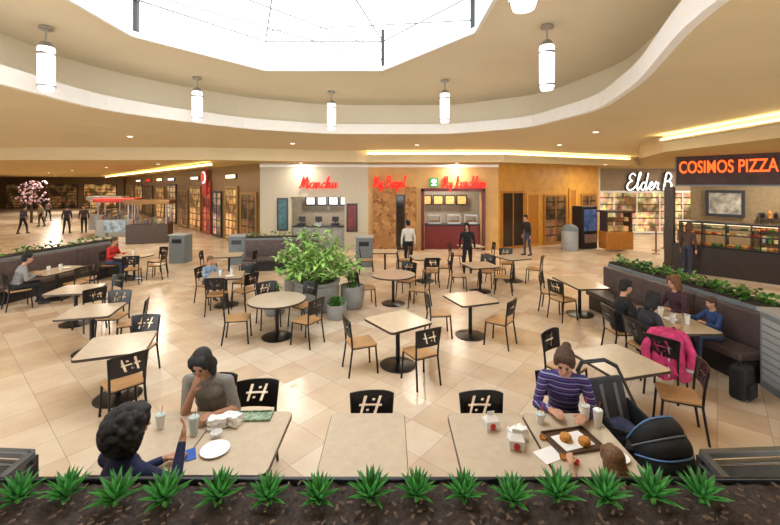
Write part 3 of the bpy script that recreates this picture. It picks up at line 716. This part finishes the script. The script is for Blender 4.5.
for (x,y,cc,lb) in [(-16.0,23.0,(.5,.04,.03),'white and red mall retail kiosk with canopy'),(-12.6,20.5,(.2,.10,.03),'brown wooden mall retail kiosk'),(-19.5,27,(.5,.5,.5),'white mall retail kiosk')]:
    k=thing('retail_kiosk',lb,'kiosk',(x,y,0),.3)
    bm=NB(); box(bm,(0,0,.5),(1.9,1.2,1.0)); fin(bm,'counter_body',M_LGREYP if x<-13 else M_FRAMEW,k,smooth=False,bevel=.02)
    for sx in(-.85,.85):
        for sy in (-.5,.5):
            bm=NB(); cyl(bm,(sx,sy,1),(sx,sy,2.05),.035); fin(bm,'post',M_CHROME,k)
    bm=NB(); box(bm,(0,0,2.12),(2.1,1.4,.22)); fin(bm,'canopy',mat('kiosk_canopy_%d'%int(-x),cc,.5),k,smooth=False,bevel=.03)
    if x<-15:
        bm=NB(); box(bm,(0,-.62,.6),(1.1,.04,.6)); fin(bm,'sign_panel',mat('white_blue_panel',(.35,.5,.7),.5,var=.6,scale=4),k,smooth=False)
    for q in range(8):
        bm=NB(); box(bm,(-.75+q*.21,0,1.1+.04*(q%3)),(.15,.8,.2+.08*(q%3))); fin(bm,'stock_box',M_SHOPC if q%2 else M_SHOPW,k,smooth=False)

# ------------------------------------------------------------ foliage helpers
def leaf(bm,base,d,L,w,droop=0.3,fold=0.15,seg=4):
    d=Vector(d).normalized(); up=Vector((0,0,1)); s=d.cross(up)
    if s.length<1e-3: s=Vector((1,0,0))
    s.normalize(); n=s.cross(d).normalized(); rows=[]
    for i in range(seg+1):
        t=i/seg; ww=w*math.sin(math.pi*(0.12+0.88*t)**0.8)*0.5 if i<seg else 0.0
        c=Vector(base)+d*L*t-up*droop*L*t*t
        if i==seg: rows.append([bm.verts.new(c)])
        else: rows.append([bm.verts.new(c-s*ww+n*fold*ww),bm.verts.new(c-n*fold*ww*.5),bm.verts.new(c+s*ww+n*fold*ww)])
    for a,b in zip(rows[:-1],rows[1:]):
        if len(b)==3:
            bm.faces.new((a[0],a[1],b[1],b[0])); bm.faces.new((a[1],a[2],b[2],b[1]))
        else:
            bm.faces.new((a[0],a[1],b[0])); bm.faces.new((a[1],a[2],b[0]))
def greenery(name,label,p0,p1,z,width,n,L=.16,m=None,parent=None):
    bm=NB(); p0=Vector(p0);p1=Vector(p1);d=p1-p0;nn=Vector((-d.y,d.x)).normalized()
    for i in range(n):
        c=p0+d*random.random()+nn*rnd(-.5,.5)*width
        h=rnd(.0,.16)
        a=rnd(0,6.28); el=rnd(.1,1.3)
        leaf(bm,(c.x,c.y,z+h),(math.cos(a)*math.cos(el),math.sin(a)*math.cos(el),math.sin(el)),L*rnd(.6,1.2),L*.45,droop=.4,seg=3)
    return fin(bm,name,m or M_LEAF,parent,label=label if not parent else None,cat='plants' if not parent else None,kind='stuff')
def booth(label,p0,p1,side,plants=160):
    t=thing('booth_divider',label,'booth seating')
    bm=NB(); along(bm,p0,p1,0,1.08,.42); fin(bm,'planter_wall',M_GREYP,t,smooth=False,bevel=.01)
    bm=NB(); along(bm,p0,p1,1.08,1.12,.36); fin(bm,'soil',M_SOIL,t,smooth=False)
    n=max(2,int((Vector(p1)-Vector(p0)).length/1.2)); P0=Vector(p0);P1=Vector(p1)
    for k in range(n):
        a=P0.lerp(P1,k/n); b=P0.lerp(P1,(k+1)/n)
        bm=NB(); along(bm,a,b,.45,1.02,.12,off=side*.28); fin(bm,'back_cushion',M_BROWNV,t,smooth=False,bevel=.03)
        bm=NB(); along(bm,a,b,.34,.46,.5,off=side*.56); fin(bm,'seat_cushion',M_BROWNV,t,smooth=False,bevel=.03)
    bm=NB(); along(bm,p0,p1,0,.34,.42,off=side*.5); fin(bm,'seat_base',M_DARK,t,smooth=False)
    greenery('plant_foliage','',p0,p1,1.1,.34,plants,parent=t)
    return t
booth('grey-brown vinyl booth bench against a grey planter wall',(5.55,9.6),(6.05,5.95),-1,480)
booth('grey-brown vinyl booth bench with low planter wall',(-10.5,9.2),(-9.75,13.6),-1,260)
booth('grey-brown vinyl booth bench behind large potted plant',(-5.2,14.2),(-2.6,14.6),-1,90)
lc=thing('louvred_cabinet','grey louvred cabinet with light top at booth end','cabinet',(0,0,0))
bm=NB(); prism(bm,[(5.55,5.85),(5.35,4.9),(6.4,4.7),(6.6,5.65)],0,1.12); fin(bm,'cabinet_body',M_GREYP,lc,smooth=False)
bm=NB(); prism(bm,[(5.52,5.88),(5.31,4.87),(6.43,4.66),(6.63,5.68)],1.12,1.17); fin(bm,'cabinet_top',M_LGREYP,lc,smooth=False)
for k in range(9):
    bm=NB(); along(bm,(5.53,5.78),(5.36,4.97),.12+k*.105,.2+k*.105,.035); fin(bm,'louvre',M_LGREYP,lc,smooth=False)
for x,y in [(-5.75,14.9),(-8.15,15.2),(-.95,14.5)]:
    c=thing('waste_cabinet','grey laminate waste cabinet with light top','cabinet',(x,y,0),group='waste cabinets')
    bm=NB(); box(bm,(0,0,.53),(.6,.6,1.06)); fin(bm,'cabinet_body',M_GREYP,c,smooth=False,bevel=.01)
    bm=NB(); box(bm,(0,0,1.08),(.66,.66,.04)); fin(bm,'cabinet_top',M_LGREYP,c,smooth=False)
    bm=NB(); box(bm,(0,-.305,.85),(.36,.012,.16)); fin(bm,'flap',M_DARK,c,smooth=False)

bp=thing('potted_plant','large leafy yellow-green plant in rounded grey pot','potted plant',(-1.75,9.4,0))
bm=NB(); lathe(bm,[(.34,0),(.42,.06),(.52,.30),(.54,.50),(.50,.62),(.54,.66),(.54,.72),(.47,.72),(.45,.64)],32); fin(bm,'pot',M_POT,bp)
bm=NB(); lathe(bm,[(.44,.62),(.42,.66)],28); fin(bm,'soil',M_SOIL,bp)
bm=NB(); bs=NB()
for i in range(96):
    a=rnd(0,6.28); r=rnd(.05,.4); rr=1.08*math.sqrt(rnd(.02,1)); top=Vector((math.cos(a)*rr,math.sin(a)*rr,.85+(1.25 if rr<.9 else .9)*rnd(.35,1)*math.sqrt(max(.12,1-.8*rr*rr))))
    b0=Vector((math.cos(a)*r*.5,math.sin(a)*r*.5,.66)); cyl(bs,b0,top,.010,.005,seg=6)
    for k in range(14):
        t=rnd(.5,1.05); p=b0.lerp(top,t); aa=rnd(0,6.28); el=rnd(-.2,1.1)
        leaf(bm,p,(math.cos(aa)*math.cos(el),math.sin(aa)*math.cos(el),math.sin(el)),rnd(.12,.24),rnd(.06,.10),droop=.5,seg=3)
fin(bs,'stem',mat('plant_stem',(.12,.2,.05),.6),bp); fin(bm,'leaves',M_LEAFL,bp)
for x,y,r,h,fh in [(-.92,9.55,.29,.55,.35),(-2.68,9.05,.26,.45,.25),(-2.55,10.3,.24,.5,.4),(-1.2,8.75,.22,.34,.15)]:
    q=thing('potted_plant','small leafy plant in tapered grey pot','potted plant',(x,y,0))
    bm=NB(); lathe(bm,[(r*.7,0),(r*.85,.05),(r*1.02,h*.6),(r,h-.05),(r*1.05,h),(r*.9,h),(r*.85,h-.04)],24); fin(bm,'pot',M_POT,q)
    bm=NB()
    for k in range(110):
        aa=rnd(0,6.28); el=rnd(.1,1.4); leaf(bm,(rnd(-.1,.1),rnd(-.1,.1),h-.05+rnd(0,fh)),(math.cos(aa)*math.cos(el),math.sin(aa)*math.cos(el),math.sin(el)),rnd(.12,.22),.05,droop=.5,seg=3)
    fin(bm,'leaves',M_LEAF,q)
bt=thing('blossom_tree','small pale pink blossom display tree','tree',(-28.5,31.0,0))
bm=NB(); cyl(bm,(0,0,0),(0,0,2.2),.10,.05); fin(bm,'trunk',M_FRAMEW,bt)
bm=NB()
for k in range(110): sph(bm,(rnd(-.8,.8),rnd(-.8,.8),rnd(1.5,3.3)),rnd(.04,.10),8)
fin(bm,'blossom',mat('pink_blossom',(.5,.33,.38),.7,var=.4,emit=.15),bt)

# ------------------------------------------------------------ tables
def make_table(kind,w,d,top=M_TOP,h=.75):
    t=thing('cafe_table','beige-topped cafe table with dark edge and black pedestal','table',group='food court tables')
    def outline(w,d,inset=0):
        if kind=='round': return [(math.cos(2*math.pi*i/40)*(w/2-inset),math.sin(2*math.pi*i/40)*(w/2-inset)) for i in range(40)]
        r=.07; pts=[]
        for cx,cy,a0 in [(w/2-r,d/2-r,0),(-w/2+r,d/2-r,90),(-w/2+r,-d/2+r,180),(w/2-r,-d/2+r,270)]:
            for k in range(6):
                a=math.radians(a0+k*18); pts.append((cx+math.cos(a)*(r-inset),cy+math.sin(a)*(r-inset)))
        return pts
    bm=NB(); prism(bm,outline(w,d,.006),h-.032,h); fin(bm,'table_top',top,t,smooth=False)
    bm=NB(); prism(bm,outline(w,d),h-.036,h-.003); fin(bm,'edge_band',M_EDGE,t)
    bm=NB(); cyl(bm,(0,0,.03),(0,0,h-.06),.036,seg=16); box(bm,(0,0,h-.05),(.45,.06,.028)); box(bm,(0,0,h-.05),(.06,.45,.028)); fin(bm,'pedestal',M_BLACK,t)
    bm=NB(); lathe(bm,[(.29,0),(.30,.015),(.24,.03),(.06,.055)],32); fin(bm,'base',M_BLACK,t)
    return t
T_R=make_table('round',1.12,1.12); T_S=make_table('square',.84,.84); T_F=make_table('square',.72,.86); T_L=make_table('square',.75,1.2)
used={}
def put_table(proto,x,y,rot=0,label=None):
    if proto.name in used: o=clone(proto,(x,y,0),rot,label=label)
    else:
        used[proto.name]=1; o=proto; o.location=(x,y,0); o.rotation_euler=(0,0,rot)
        if label: o['label']=label
    return o
PAT=["###############",
     "###############",
     "#####.####.####",
     "#####.#.##.####",
     "#####.####.####",
     "####........###",
     "#####.####.####",
     "#####.##.#.####",
     "#####.####.####",
     "###############",
     "###############"]
def make_chair():
    t=thing('cafe_chair','black metal-framed cafe chair with tan wood seat and cut-out back','chair',group='food court chairs')
    bm=NB(); prism(bm,[(-.2,-.19),(-.17,-.21),(.17,-.21),(.2,-.19),(.215,.17),(.18,.21),(-.18,.21),(-.215,.17)],.44,.465)
    fin(bm,'seat',M_SEAT,t,smooth=False,bevel=.008)
    bm=NB()
    tube(bm,[(-.185,-.19,.43),(.185,-.19,.43),(.19,.19,.43),(-.19,.19,.43),(-.185,-.19,.43)],.013,8)
    fin(bm,'seat_frame',M_BLACK,t)
    for sx in (-1,1):
        bm=NB(); tube(bm,[(sx*.185,.185,.435),(sx*.205,.215,0.0)],.015,10); cyl(bm,(sx*.205,.215,0),(sx*.205,.215,.015),.018); fin(bm,'leg',M_BLACK,t)
        bm=NB(); tube(bm,[(sx*.205,-.26,0.0),(sx*.19,-.20,.42),(sx*.195,-.215,.62),(sx*.20,-.25,.84)],.015,10); fin(bm,'leg',M_BLACK,t)
    bm=NB(); R=len(PAT); C=len(PAT[0]); z1,z0=.89,.61
    def P(c,r,back):
        v=r/R; z=z1+(z0-z1)*v; u=c/C*2-1; w=.228-.02*v
        if r==0: z-=.018*abs(u)**3
        y=-.235-.035*(1-v)+.03*(u*u)-(.014 if back else 0)
        x=u*w-.10*(.5-v)*(1-u*u)
        return (x,y,z)
    vf={};
    def V(c,r,b):
        k=(c,r,b)
        if k not in vf: vf[k]=bm.verts.new(P(c,r,b))
        return vf[k]
    solid=lambda c,r: 0<=c<C and 0<=r<R and PAT[r][c]=='#'
    for r in range(R):
        for c in range(C):
            if not solid(c,r): continue
            for b in (0,1): bm.faces.new([V(c,r,b),V(c+1,r,b),V(c+1,r+1,b),V(c,r+1,b)])
            for dc,dr,e in [(-1,0,((c,r),(c,r+1))),(1,0,((c+1,r),(c+1,r+1))),(0,-1,((c,r),(c+1,r))),(0,1,((c,r+1),(c+1,r+1)))]:
                if not solid(c+dc,r+dr):
                    (a,b_),(c2,d2)=e
                    bm.faces.new([V(a,b_,0),V(c2,d2,0),V(c2,d2,1),V(a,b_,1)])
    fin(bm,'backrest',M_BLKPLY,t,smooth=False)
    return t
CH=make_chair(); first=[True]
def put_chair(x,y,face,label=None):
    r=math.radians(face-90)
    if first[0]:
        first[0]=False; CH.location=(x,y,0); CH.rotation_euler=(0,0,r); o=CH
    else: o=clone(CH,(x,y,0),r)
    if label: o['label']=label
    return o
def set_table(proto,x,y,rot,chairs,dist=.62,jit=8):
    put_table(proto,x,y,math.radians(rot))
    for c in chairs:
        a=math.radians(c); put_chair(x+dist*math.cos(a),y+dist*math.sin(a),c+180+rnd(-jit,jit))
set_table(T_R,-2.23,7.7,0,[195,335,60,120],.72)
set_table(T_S,.13,6.5,35,[195,302],.62)
set_table(T_R,.08,9.86,0,[190,335,60],.7)
set_table(T_S,1.6,7.77,20,[178,318],.62)
set_table(T_S,2.54,11.0,15,[175,345,60])
set_table(T_S,1.1,12.2,10,[180,0,280])
set_table(T_S,3.85,12.2,20,[200,335,90])
set_table(T_S,-.17,13.3,0,[180,0])
set_table(T_L,4.4,9.05,5,[155,210],.6)
set_table(T_S,2.93,5.03,15,[135,335],.64)
set_table(T_S,-3.85,5.52,20,[310,100],.6)
set_table(T_S,-5.35,7.0,15,[95,25],.6)
set_table(T_S,-6.8,8.44,10,[60,330],.6)
set_table(T_R,-8.2,12.5,0,[182,300,0,60],.72)
set_table(T_L,-8.8,10.3,-8,[350,35],.62)
set_table(T_S,-4.1,9.75,15,[275,155,335,70],.62)
set_table(T_S,-5.2,12.6,15,[190,0],.6)
set_table(T_S,3.0,14.4,15,[190,0],.6)
set_table(T_L,4.7,6.5,0,[],.6)
put_chair(4.07,6.85,0); put_chair(4.08,6.2,5)
put_chair(-9.05,9.5,55)
put_table(T_F,-1.32,3.45); put_table(T_F,-2.04,3.45)
put_table(T_F,-.215,3.42); put_table(T_F,.92,3.42); put_table(T_F,1.65,3.42)
put_chair(-1.93,4.12,270); put_chair(-1.42,3.98,272); put_chair(-.185,3.74,270); put_chair(.93,3.74,270); put_chair(1.83,4.18,258)
put_chair(-1.92,2.74,70); put_chair(1.60,2.72,90)

# ------------------------------------------------------------ planter with succulents
pn=thing('planter_box','long dark planter box filled with mulch','planter',(0,0,0))
bm=NB(); box(bm,(0,1.62,.72),(6.6,.76,1.44)); fin(bm,'planter_body',M_DARK,pn,smooth=False)
bm=NB(); box(bm,(0,2.0,1.475),(6.6,.02,.05)); box(bm,(0,1.22,1.47),(6.6,.05,.12)); fin(bm,'rim',M_BLACK,pn,smooth=False,bevel=.005)
bm=NB(); bmesh.ops.create_grid(bm,x_segments=220,y_segments=26,size=.5,matrix=Matrix.Translation((0,1.61,1.475))@Matrix.Diagonal((6.5,.76,1,1)))
for v in bm.verts: v.co.z+=rnd(-.012,.014)
fin(bm,'mulch',M_SOIL,pn)
bm=NB()
for i in range(1100):
    box(bm,(rnd(-2.6,2.6),rnd(1.3,1.97),1.488+rnd(0,.012)),(rnd(.01,.035),rnd(.005,.012),.006),rot=rnd(0,3))
o=fin(bm,'mulch_chips',mat('bark_chip',(.10,.062,.04),.9,var=.6,scale=20),pn,smooth=False); o['kind']='stuff'
def make_succ():
    t=thing('succulent','spiky green rosette succulent in dark mulch','succulent',group='planter succulents')
    bm=NB()
    for i in range(26):
        a=i*2.399; k=i/26; el=.35+1.0*k
        leaf(bm,(math.cos(a)*.012,math.sin(a)*.012,.0+.02*k),(math.cos(a)*math.cos(el),math.sin(a)*math.cos(el),math.sin(el)),.13-.008*k,.028,droop=.08-.1*k,fold=.6,seg=5)
    fin(bm,'leaves',M_AGAVE,t)
    bm=NB(); cyl(bm,(0,0,-.03),(0,0,.025),.014,.01); fin(bm,'stem',M_LEAF,t)
    return t
SU=make_succ(); SU.location=(-1.78,1.87,1.495); SU.scale=(.9,.9,.9)
for x in [-1.565,-1.31,-1.075,-.82,-.585,-.343,-.09,.13,.357,.582,.81,1.035,1.27,1.50]:
    clone(SU,(x,1.87+rnd(-.02,.02),1.495),rnd(0,6),scale=rnd(.85,1.02))

def railing(label,pts,bal=True):
    t=thing('railing',label,'railing')
    for z,h in ((1.0,.045),(.93,.015),(.08,.03)):
        bm=NB()
        for a,b in zip(pts[:-1],pts[1:]): along(bm,a,b,z-h/2,z+h/2,.05)
        fin(bm,'handrail' if z==1.0 else 'rail_bar',M_RAIL,t,smooth=False,bevel=.004)
    for p in pts:
        bm=NB(); box(bm,(p[0],p[1],.49),(.05,.05,.98)); fin(bm,'post',M_DARK,t,smooth=False)
    for a,b in zip(pts[:-1],pts[1:]):
        a=Vector(a);b=Vector(b);d=(b-a).normalized()*.04
        bm=NB(); along(bm,a+d,b-d,.12,.9,.012); fin(bm,'infill_panel',mat('smoked_panel',(.04,.05,.06),.2),t,smooth=False)
    return t
railing('brushed steel railing with smoked infill panels',[(5.2,3.05),(2.32,2.9),(2.2,2.1)])
railing('dark metal railing with smoked infill panels',[(-5.2,3.05),(-2.66,2.9),(-2.6,2.1)])

# ------------------------------------------------------------ tabletop items
TZ=.751
def cup(x,y,z=TZ,h=.14,m=M_PAPER,label='white paper drink cup with lid'):
    t=thing('drink_cup',label,'cup',(x,y,z))
    bm=NB(); lathe(bm,[(.028,0),(.03,.003),(.042,h)],20); fin(bm,'cup_body',m,t)
    bm=NB(); lathe(bm,[(.045,h),(.045,h+.01),(.036,h+.018)],20); fin(bm,'lid',M_PLASTIC,t)
    bm=NB(); cyl(bm,(.008,0,h),(.02,.0,h+.09),.003,seg=8); fin(bm,'straw',M_REDP,t)
    return t
def plate(x,y,r=.105,z=TZ,m=M_PAPER,label='round white plate on table'):
    bm=NB(); lathe(bm,[(r*.55,0),(r*.6,.004),(r,.018),(r*.98,.021),(r*.6,.009),(.01,.008)],32)
    return fin(bm,'plate',m,loc=(x,y,z),label=label,cat='plate')
def tray(x,y,rot=0,w=.4,d=.3,label='brown plastic food tray',m=None):
    t=thing('food_tray',label,'tray',(x,y,TZ),rot)
    bm=NB(); box(bm,(0,0,.004),(w,d,.008)); fin(bm,'tray_base',m or M_TRAY,t,smooth=False)
    bm=NB()
    for sx in(-1,1): box(bm,(sx*w/2,0,.012),(.012,d,.022))
    for sy in(-1,1): box(bm,(0,sy*d/2,.012),(w,.012,.022))
    fin(bm,'tray_rim',m or M_TRAY,t,smooth=False,bevel=.003)
    return t
def mealbox(x,y,rot,label='white carton meal box with red emblem and folded handle'):
    t=thing('meal_box',label,'box',(x,y,TZ),rot)
    bm=NB(); 
    v=[bm.verts.new(p) for p in [(-.055,-.045,0),(.055,-.045,0),(.055,.045,0),(-.055,.045,0),(-.065,-.052,.09),(.065,-.052,.09),(.065,.052,.09),(-.065,.052,.09),(-.04,0,.13),(.04,0,.13)]]
    for f in [(3,2,1,0),(0,1,5,4),(1,2,6,5),(2,3,7,6),(3,0,4,7),(4,5,9,8),(6,7,8,9),(5,6,9),(7,4,8)]: bm.faces.new([v[i] for i in f])
    fin(bm,'carton',M_PAPER,t,smooth=False)
    bm=NB(); box(bm,(0,0,.145),(.07,.004,.035)); fin(bm,'handle',M_PAPER,t,smooth=False)
    bm=NB(); cyl(bm,(0,-.0515,.05),(0,-.0535,.05),.026,seg=18); box(bm,(0,-.053,.02),(.06,.003,.008)); fin(bm,'emblem',M_REDP,t,smooth=False)
    return t
def burger(x,y,label='wrapped sandwich on paper'):
    t=thing('sandwich',label,'food',(x,y,TZ+.01))
    bm=NB(); sph(bm,(0,0,.035),(.05,.05,.028)); fin(bm,'bun_top',M_FOOD,t)
    bm=NB(); lathe(bm,[(.045,.0),(.05,.01),(.05,.022)],18); fin(bm,'bun_base',M_FOOD,t)
    return t
def bag(x,y,rot=0,label='crumpled white paper food bag'):
    bm=NB(); bmesh.ops.create_cube(bm,size=1,matrix=Matrix.Diagonal((.16,.1,.09,1)))
    bmesh.ops.subdivide_edges(bm,edges=bm.edges[:],cuts=4,use_grid_fill=True)
    for v in bm.verts: v.co+=Vector((rnd(-.008,.008),rnd(-.008,.008),rnd(-.008,.008))); v.co.z+=.052
    for v in bm.verts: v.co.z=max(v.co.z,0)
    return fin(bm,'paper_bag',M_PAPER,loc=(x,y,TZ),rot=rot,smooth=False,label=label,cat='bag')
plate(-1.48,3.30,.12)
cup(-1.76,3.50,h=.16,m=M_PLASTIC,label='clear plastic drink cup'); cup(-2.12,3.6,h=.12)
tray(-1.33,3.78,.05,.36,.15,'pale green patterned food tray',mat('green_white_tray',(.22,.30,.2),.5,var=.7,scale=40)) 
bag(-1.60,3.62,.3); bag(-1.48,3.66,-.3)
bm=NB(); lathe(bm,[(.03,0),(.035,.003),(.05,.05),(.046,.05),(.03,.008)],20); fin(bm,'bowl',M_PAPER,loc=(-1.55,3.48,TZ),label='small white paper bowl',cat='bowl')
bm=NB(); box(bm,(0,0,.005),(.075,.15,.01)); fin(bm,'phone',M_BLUE,loc=(-1.66,3.25,TZ),rot=.5,smooth=False,bevel=.003,label='blue-cased phone lying on table',cat='phone')
mealbox(.93,3.60,.2); mealbox(1.08,3.33,-.2,'white and red carton meal box lying open')
bag(1.13,3.45,.4,'crumpled white and red food bag')
tray(1.6,3.42,.2,.42,.3,'dark food tray lined with paper'); burger(1.54,3.42); burger(1.68,3.37); plate(1.88,3.2,.08)
bm=NB(); box(bm,(0,0,.0095),(.3,.2,.002)); fin(bm,'tray_liner',M_PAPER,loc=(1.6,3.42,TZ),rot=.3,smooth=False,label='white paper liner on food tray',cat='paper')
cup(1.93,3.62,h=.15); cup(1.85,3.7,h=.15)
cup(1.42,3.68,h=.08)
for k,(x,y) in enumerate([(1.42,3.2),(1.5,3.15),(1.35,3.45)]):
    bm=NB(); lathe(bm,[(.022,0),(.03,.025),(.026,.025),(.02,.004)],16); fin(bm,'sauce_cup',M_REDP if k%2 else M_FOOD,loc=(x,y,TZ),label='small sauce tub with dip',cat='sauce')
bm=NB(); box(bm,(0,0,.002),(.22,.16,.003)); fin(bm,'napkin',M_PAPER,loc=(1.33,3.25,TZ),rot=.4,smooth=False,label='flat white paper napkin',cat='napkin')
for x,y in [(-4.0,9.85),(-4.2,9.65),(4.65,6.7),(4.8,6.3),(4.6,6.35),(-8.7,10.3),(-8.8,10.05),(-8.3,12.6)]: cup(x,y)
for x,y in [(4.67,6.5),(-3.95,9.6),(-8.75,10.55)]: plate(x,y)

# ------------------------------------------------------------ stroller: open seat, pushed-back canopy
sr=thing('stroller','black baby stroller with open seat and folded-back hooped canopy','stroller',(2.33,3.78,0),math.radians(12)); sr.scale=(1.02,1.1,1.04)
GT=mat('black_tube',(.05,.053,.06),.3,.6)
for sx in (-.24,.24):
    bm=NB(); tube(bm,[(sx,-.42,.12),(sx,.05,.50),(sx,.5,.12)],.016); fin(bm,'leg_frame',GT,sr)
    bm=NB(); tube(bm,[(sx,-.38,.18),(sx,.10,.60),(sx,.40,.98)],.016); fin(bm,'push_bar',GT,sr)
bm=NB(); tube(bm,[(-.24,.40,.98),(-.14,.46,1.03),(.14,.46,1.03),(.24,.40,.98)],.021); fin(bm,'handle',M_BLACK,sr)
bm=NB(); cyl(bm,(-.24,-.42,.12),(.24,-.42,.12),.012); fin(bm,'axle',GT,sr)
bm=NB(); cyl(bm,(-.24,.5,.12),(.24,.5,.12),.012); fin(bm,'axle',GT,sr)
for x,y in [(-.25,-.42),(.25,-.42),(-.25,.5),(.25,.5)]:
    bm=NB(); cyl(bm,(x-.02,y,.12),(x+.02,y,.12),.12,seg=24); fin(bm,'wheel',mat('black_rubber',(.02,.02,.02),.8),sr,bevel=.01)
SF=mat('black_stroller_fabric',(.009,.010,.013),.8,var=.3,scale=20)
PAD=mat('charcoal_padding',(.035,.037,.045),.8,var=.3)
bm=NB(); prism(bm,[(-.20,-.12),(.20,-.12),(.20,.22),(-.20,.22)],.46,.53); fin(bm,'seat_base',PAD,sr,smooth=False,bevel=.03)
bm=NB(); box(bm,(0,0,0),(.40,.06,.46),M=Matrix.Translation((0,.25,.72))@Matrix.Rotation(math.radians(-18),4,'X')); fin(bm,'seat_back',PAD,sr,smooth=False,bevel=.03)
for sx in (-.21,.21):
    bm=NB(); box(bm,(0,0,0),(.03,.42,.2),M=Matrix.Translation((sx,.07,.60))@Matrix.Rotation(math.radians(14),4,'X')); fin(bm,'side_wing',SF,sr,smooth=False,bevel=.012)
bm=NB(); sph(bm,(0,.10,.57),(.13,.13,.06),16); fin(bm,'blanket',mat('dark_blue_blanket',(.04,.05,.11),.8,var=.4,scale=14),sr)
bm=NB()
for sx in (-.08,.08): box(bm,(0,0,0),(.035,.012,.36),M=Matrix.Translation((sx,.215,.72))@Matrix.Rotation(math.radians(-18),4,'X'))
o=fin(bm,'harness',mat('grey_webbing',(.15,.16,.18),.8),sr,smooth=False)
def canopy_arc(R,c,a0,a1,nw=16,na=5,hw=.25):
    bm=NB(); rows=[]
    for i in range(na+1):
        a=math.radians(a0+(a1-a0)*i/na); row=[]; bulge=1+.07*math.sin(math.pi*i/na)
        for j in range(nw+1):
            u=j/nw*2-1; rad=R*bulge*math.sqrt(max(0,1-(abs(u)**3)*.85)); row.append(bm.verts.new((u*hw,c[0]+rad*math.cos(a),c[1]+rad*math.sin(a))))
        rows.append(row)
    for r0,r1 in zip(rows[:-1],rows[1:]):
        for j in range(nw): bm.faces.new((r0[j],r0[j+1],r1[j+1],r1[j]))
    return bm
CA=(112,138,164,192); CC=(-.16,.58)
for a,b in zip(CA[:-1],CA[1:]):
    o=fin(canopy_arc(.34,CC,a,b),'canopy_panel',SF,sr); so=o.modifiers.new('s','SOLIDIFY'); so.thickness=.008
for k,a in enumerate(CA):
    bm=NB(); pts=[]
    for j in range(15):
        u=j/14*2-1; rad=.345*math.sqrt(max(0,1-(abs(u)**3)*.85)); aa=math.radians(a); pts.append((u*.252,CC[0]+rad*math.cos(aa),CC[1]+rad*math.sin(aa)))
    tube(bm,pts,.008,8); fin(bm,'canopy_rib',mat('blue_piping',(.10,.22,.45),.4) if k in(0,2) else mat('grey_piping',(.12,.14,.17),.5),sr)
bm=NB(); tube(bm,[(-.23,.02,.64),(-.2,-.16,.70),(.2,-.16,.70),(.23,.02,.64)],.018); fin(bm,'bumper_bar',M_BLACK,sr)
bm=NB(); prism(bm,[(-.2,-.34),(.2,-.34),(.18,.28),(-.18,.28)],.18,.32); fin(bm,'basket',SF,sr,smooth=False,bevel=.02)
# pink coat draped over a chair back
pk=put_chair(3.98,5.62,40)
ct=thing('coat','bright pink quilted child coat draped over chair back','coat',(3.93,5.52,0.0),math.radians(-30))
PKM=mat('pink_quilted_fabric',(.50,.03,.13),.7,var=.35,scale=14)
bm=NB(); rings=[]
prof=[(.10,.05,.97),(.20,.09,.94),(.235,.12,.84),(.225,.13,.68),(.24,.14,.52),(.27,.15,.38),(.28,.14,.30)]
for a_,b_,z_ in prof:
    rings.append([bm.verts.new((a_*math.cos(t*math.pi/16)*(1+.04*math.sin(t*2.3+z_*9)),b_*math.sin(t*math.pi/16)*(1+.18*math.sin(t*1.7+z_*20)),z_+.012*math.sin(t*1.3))) for t in range(32)])
for r0,r1 in zip(rings[:-1],rings[1:]):
    for i in range(32): bm.faces.new((r0[i],r0[(i+1)%32],r1[(i+1)%32],r1[i]))
bm.faces.new(rings[0]); bm.faces.new(list(reversed(rings[-1])))
fin(bm,'coat_body',PKM,ct)
for sx in (-1,1):
    bm=NB(); tube(bm,[(sx*.19,-.03,.88),(sx*.27,-.06,.66),(sx*.25,-.08,.48)],.058,12); sph(bm,(sx*.19,-.03,.88),.058); fin(bm,'sleeve',PKM,ct)
    bm=NB(); cyl(bm,(sx*.25,-.08,.49),(sx*.247,-.082,.45),.06,.058); fin(bm,'cuff',mat('pale_grey_trim',(.5,.48,.5),.8),ct)
bm=NB(); cyl(bm,(-.0,-.125,.92),(.0,-.15,.34),.01,seg=8); fin(bm,'zip',mat('pale_grey_trim',(.5,.48,.5),.8),ct)
bm=NB(); sph(bm,(0,-.11,.86),(.12,.06,.10),16); fin(bm,'hood',PKM,ct)
bg=thing('backpack','black backpack on the floor beside booth','bag',(4.95,5.5,0),.5)
bm=NB(); prism(bm,[(-.17,-.1),(.17,-.1),(.15,.1),(-.15,.1)],0.01,.46); fin(bm,'bag_body',blk,bg,smooth=False,bevel=.05)
bm=NB(); prism(bm,[(-.12,-.15),(.12,-.15),(.12,-.09),(-.12,-.09)],0.04,.24); fin(bm,'front_pocket',blk,bg,smooth=False,bevel=.02)
bm=NB(); tube(bm,[(-.06,0,.44),(-.05,0,.52),(.05,0,.52),(.06,0,.44)],.012); fin(bm,'handle',M_BLACK,bg)

# ------------------------------------------------------------ world & camera
w=bpy.data.worlds.new('World'); SC.world=w; w.use_nodes=True
bgn=w.node_tree.nodes['Background']; bgn.inputs['Color'].default_value=(0.94,0.97,1.0,1); bgn.inputs['Strength'].default_value=5.2
cam=bpy.data.cameras.new('Camera'); co=bpy.data.objects.new('Camera',cam); COL.objects.link(co)
cam.lens=18.0; cam.sensor_width=36.0; cam.clip_start=.05; cam.clip_end=200
cam.shift_y=-77.5/780
co.location=(0,0,3.0); co.rotation_euler=(math.radians(90),0,0)
SC.camera=co
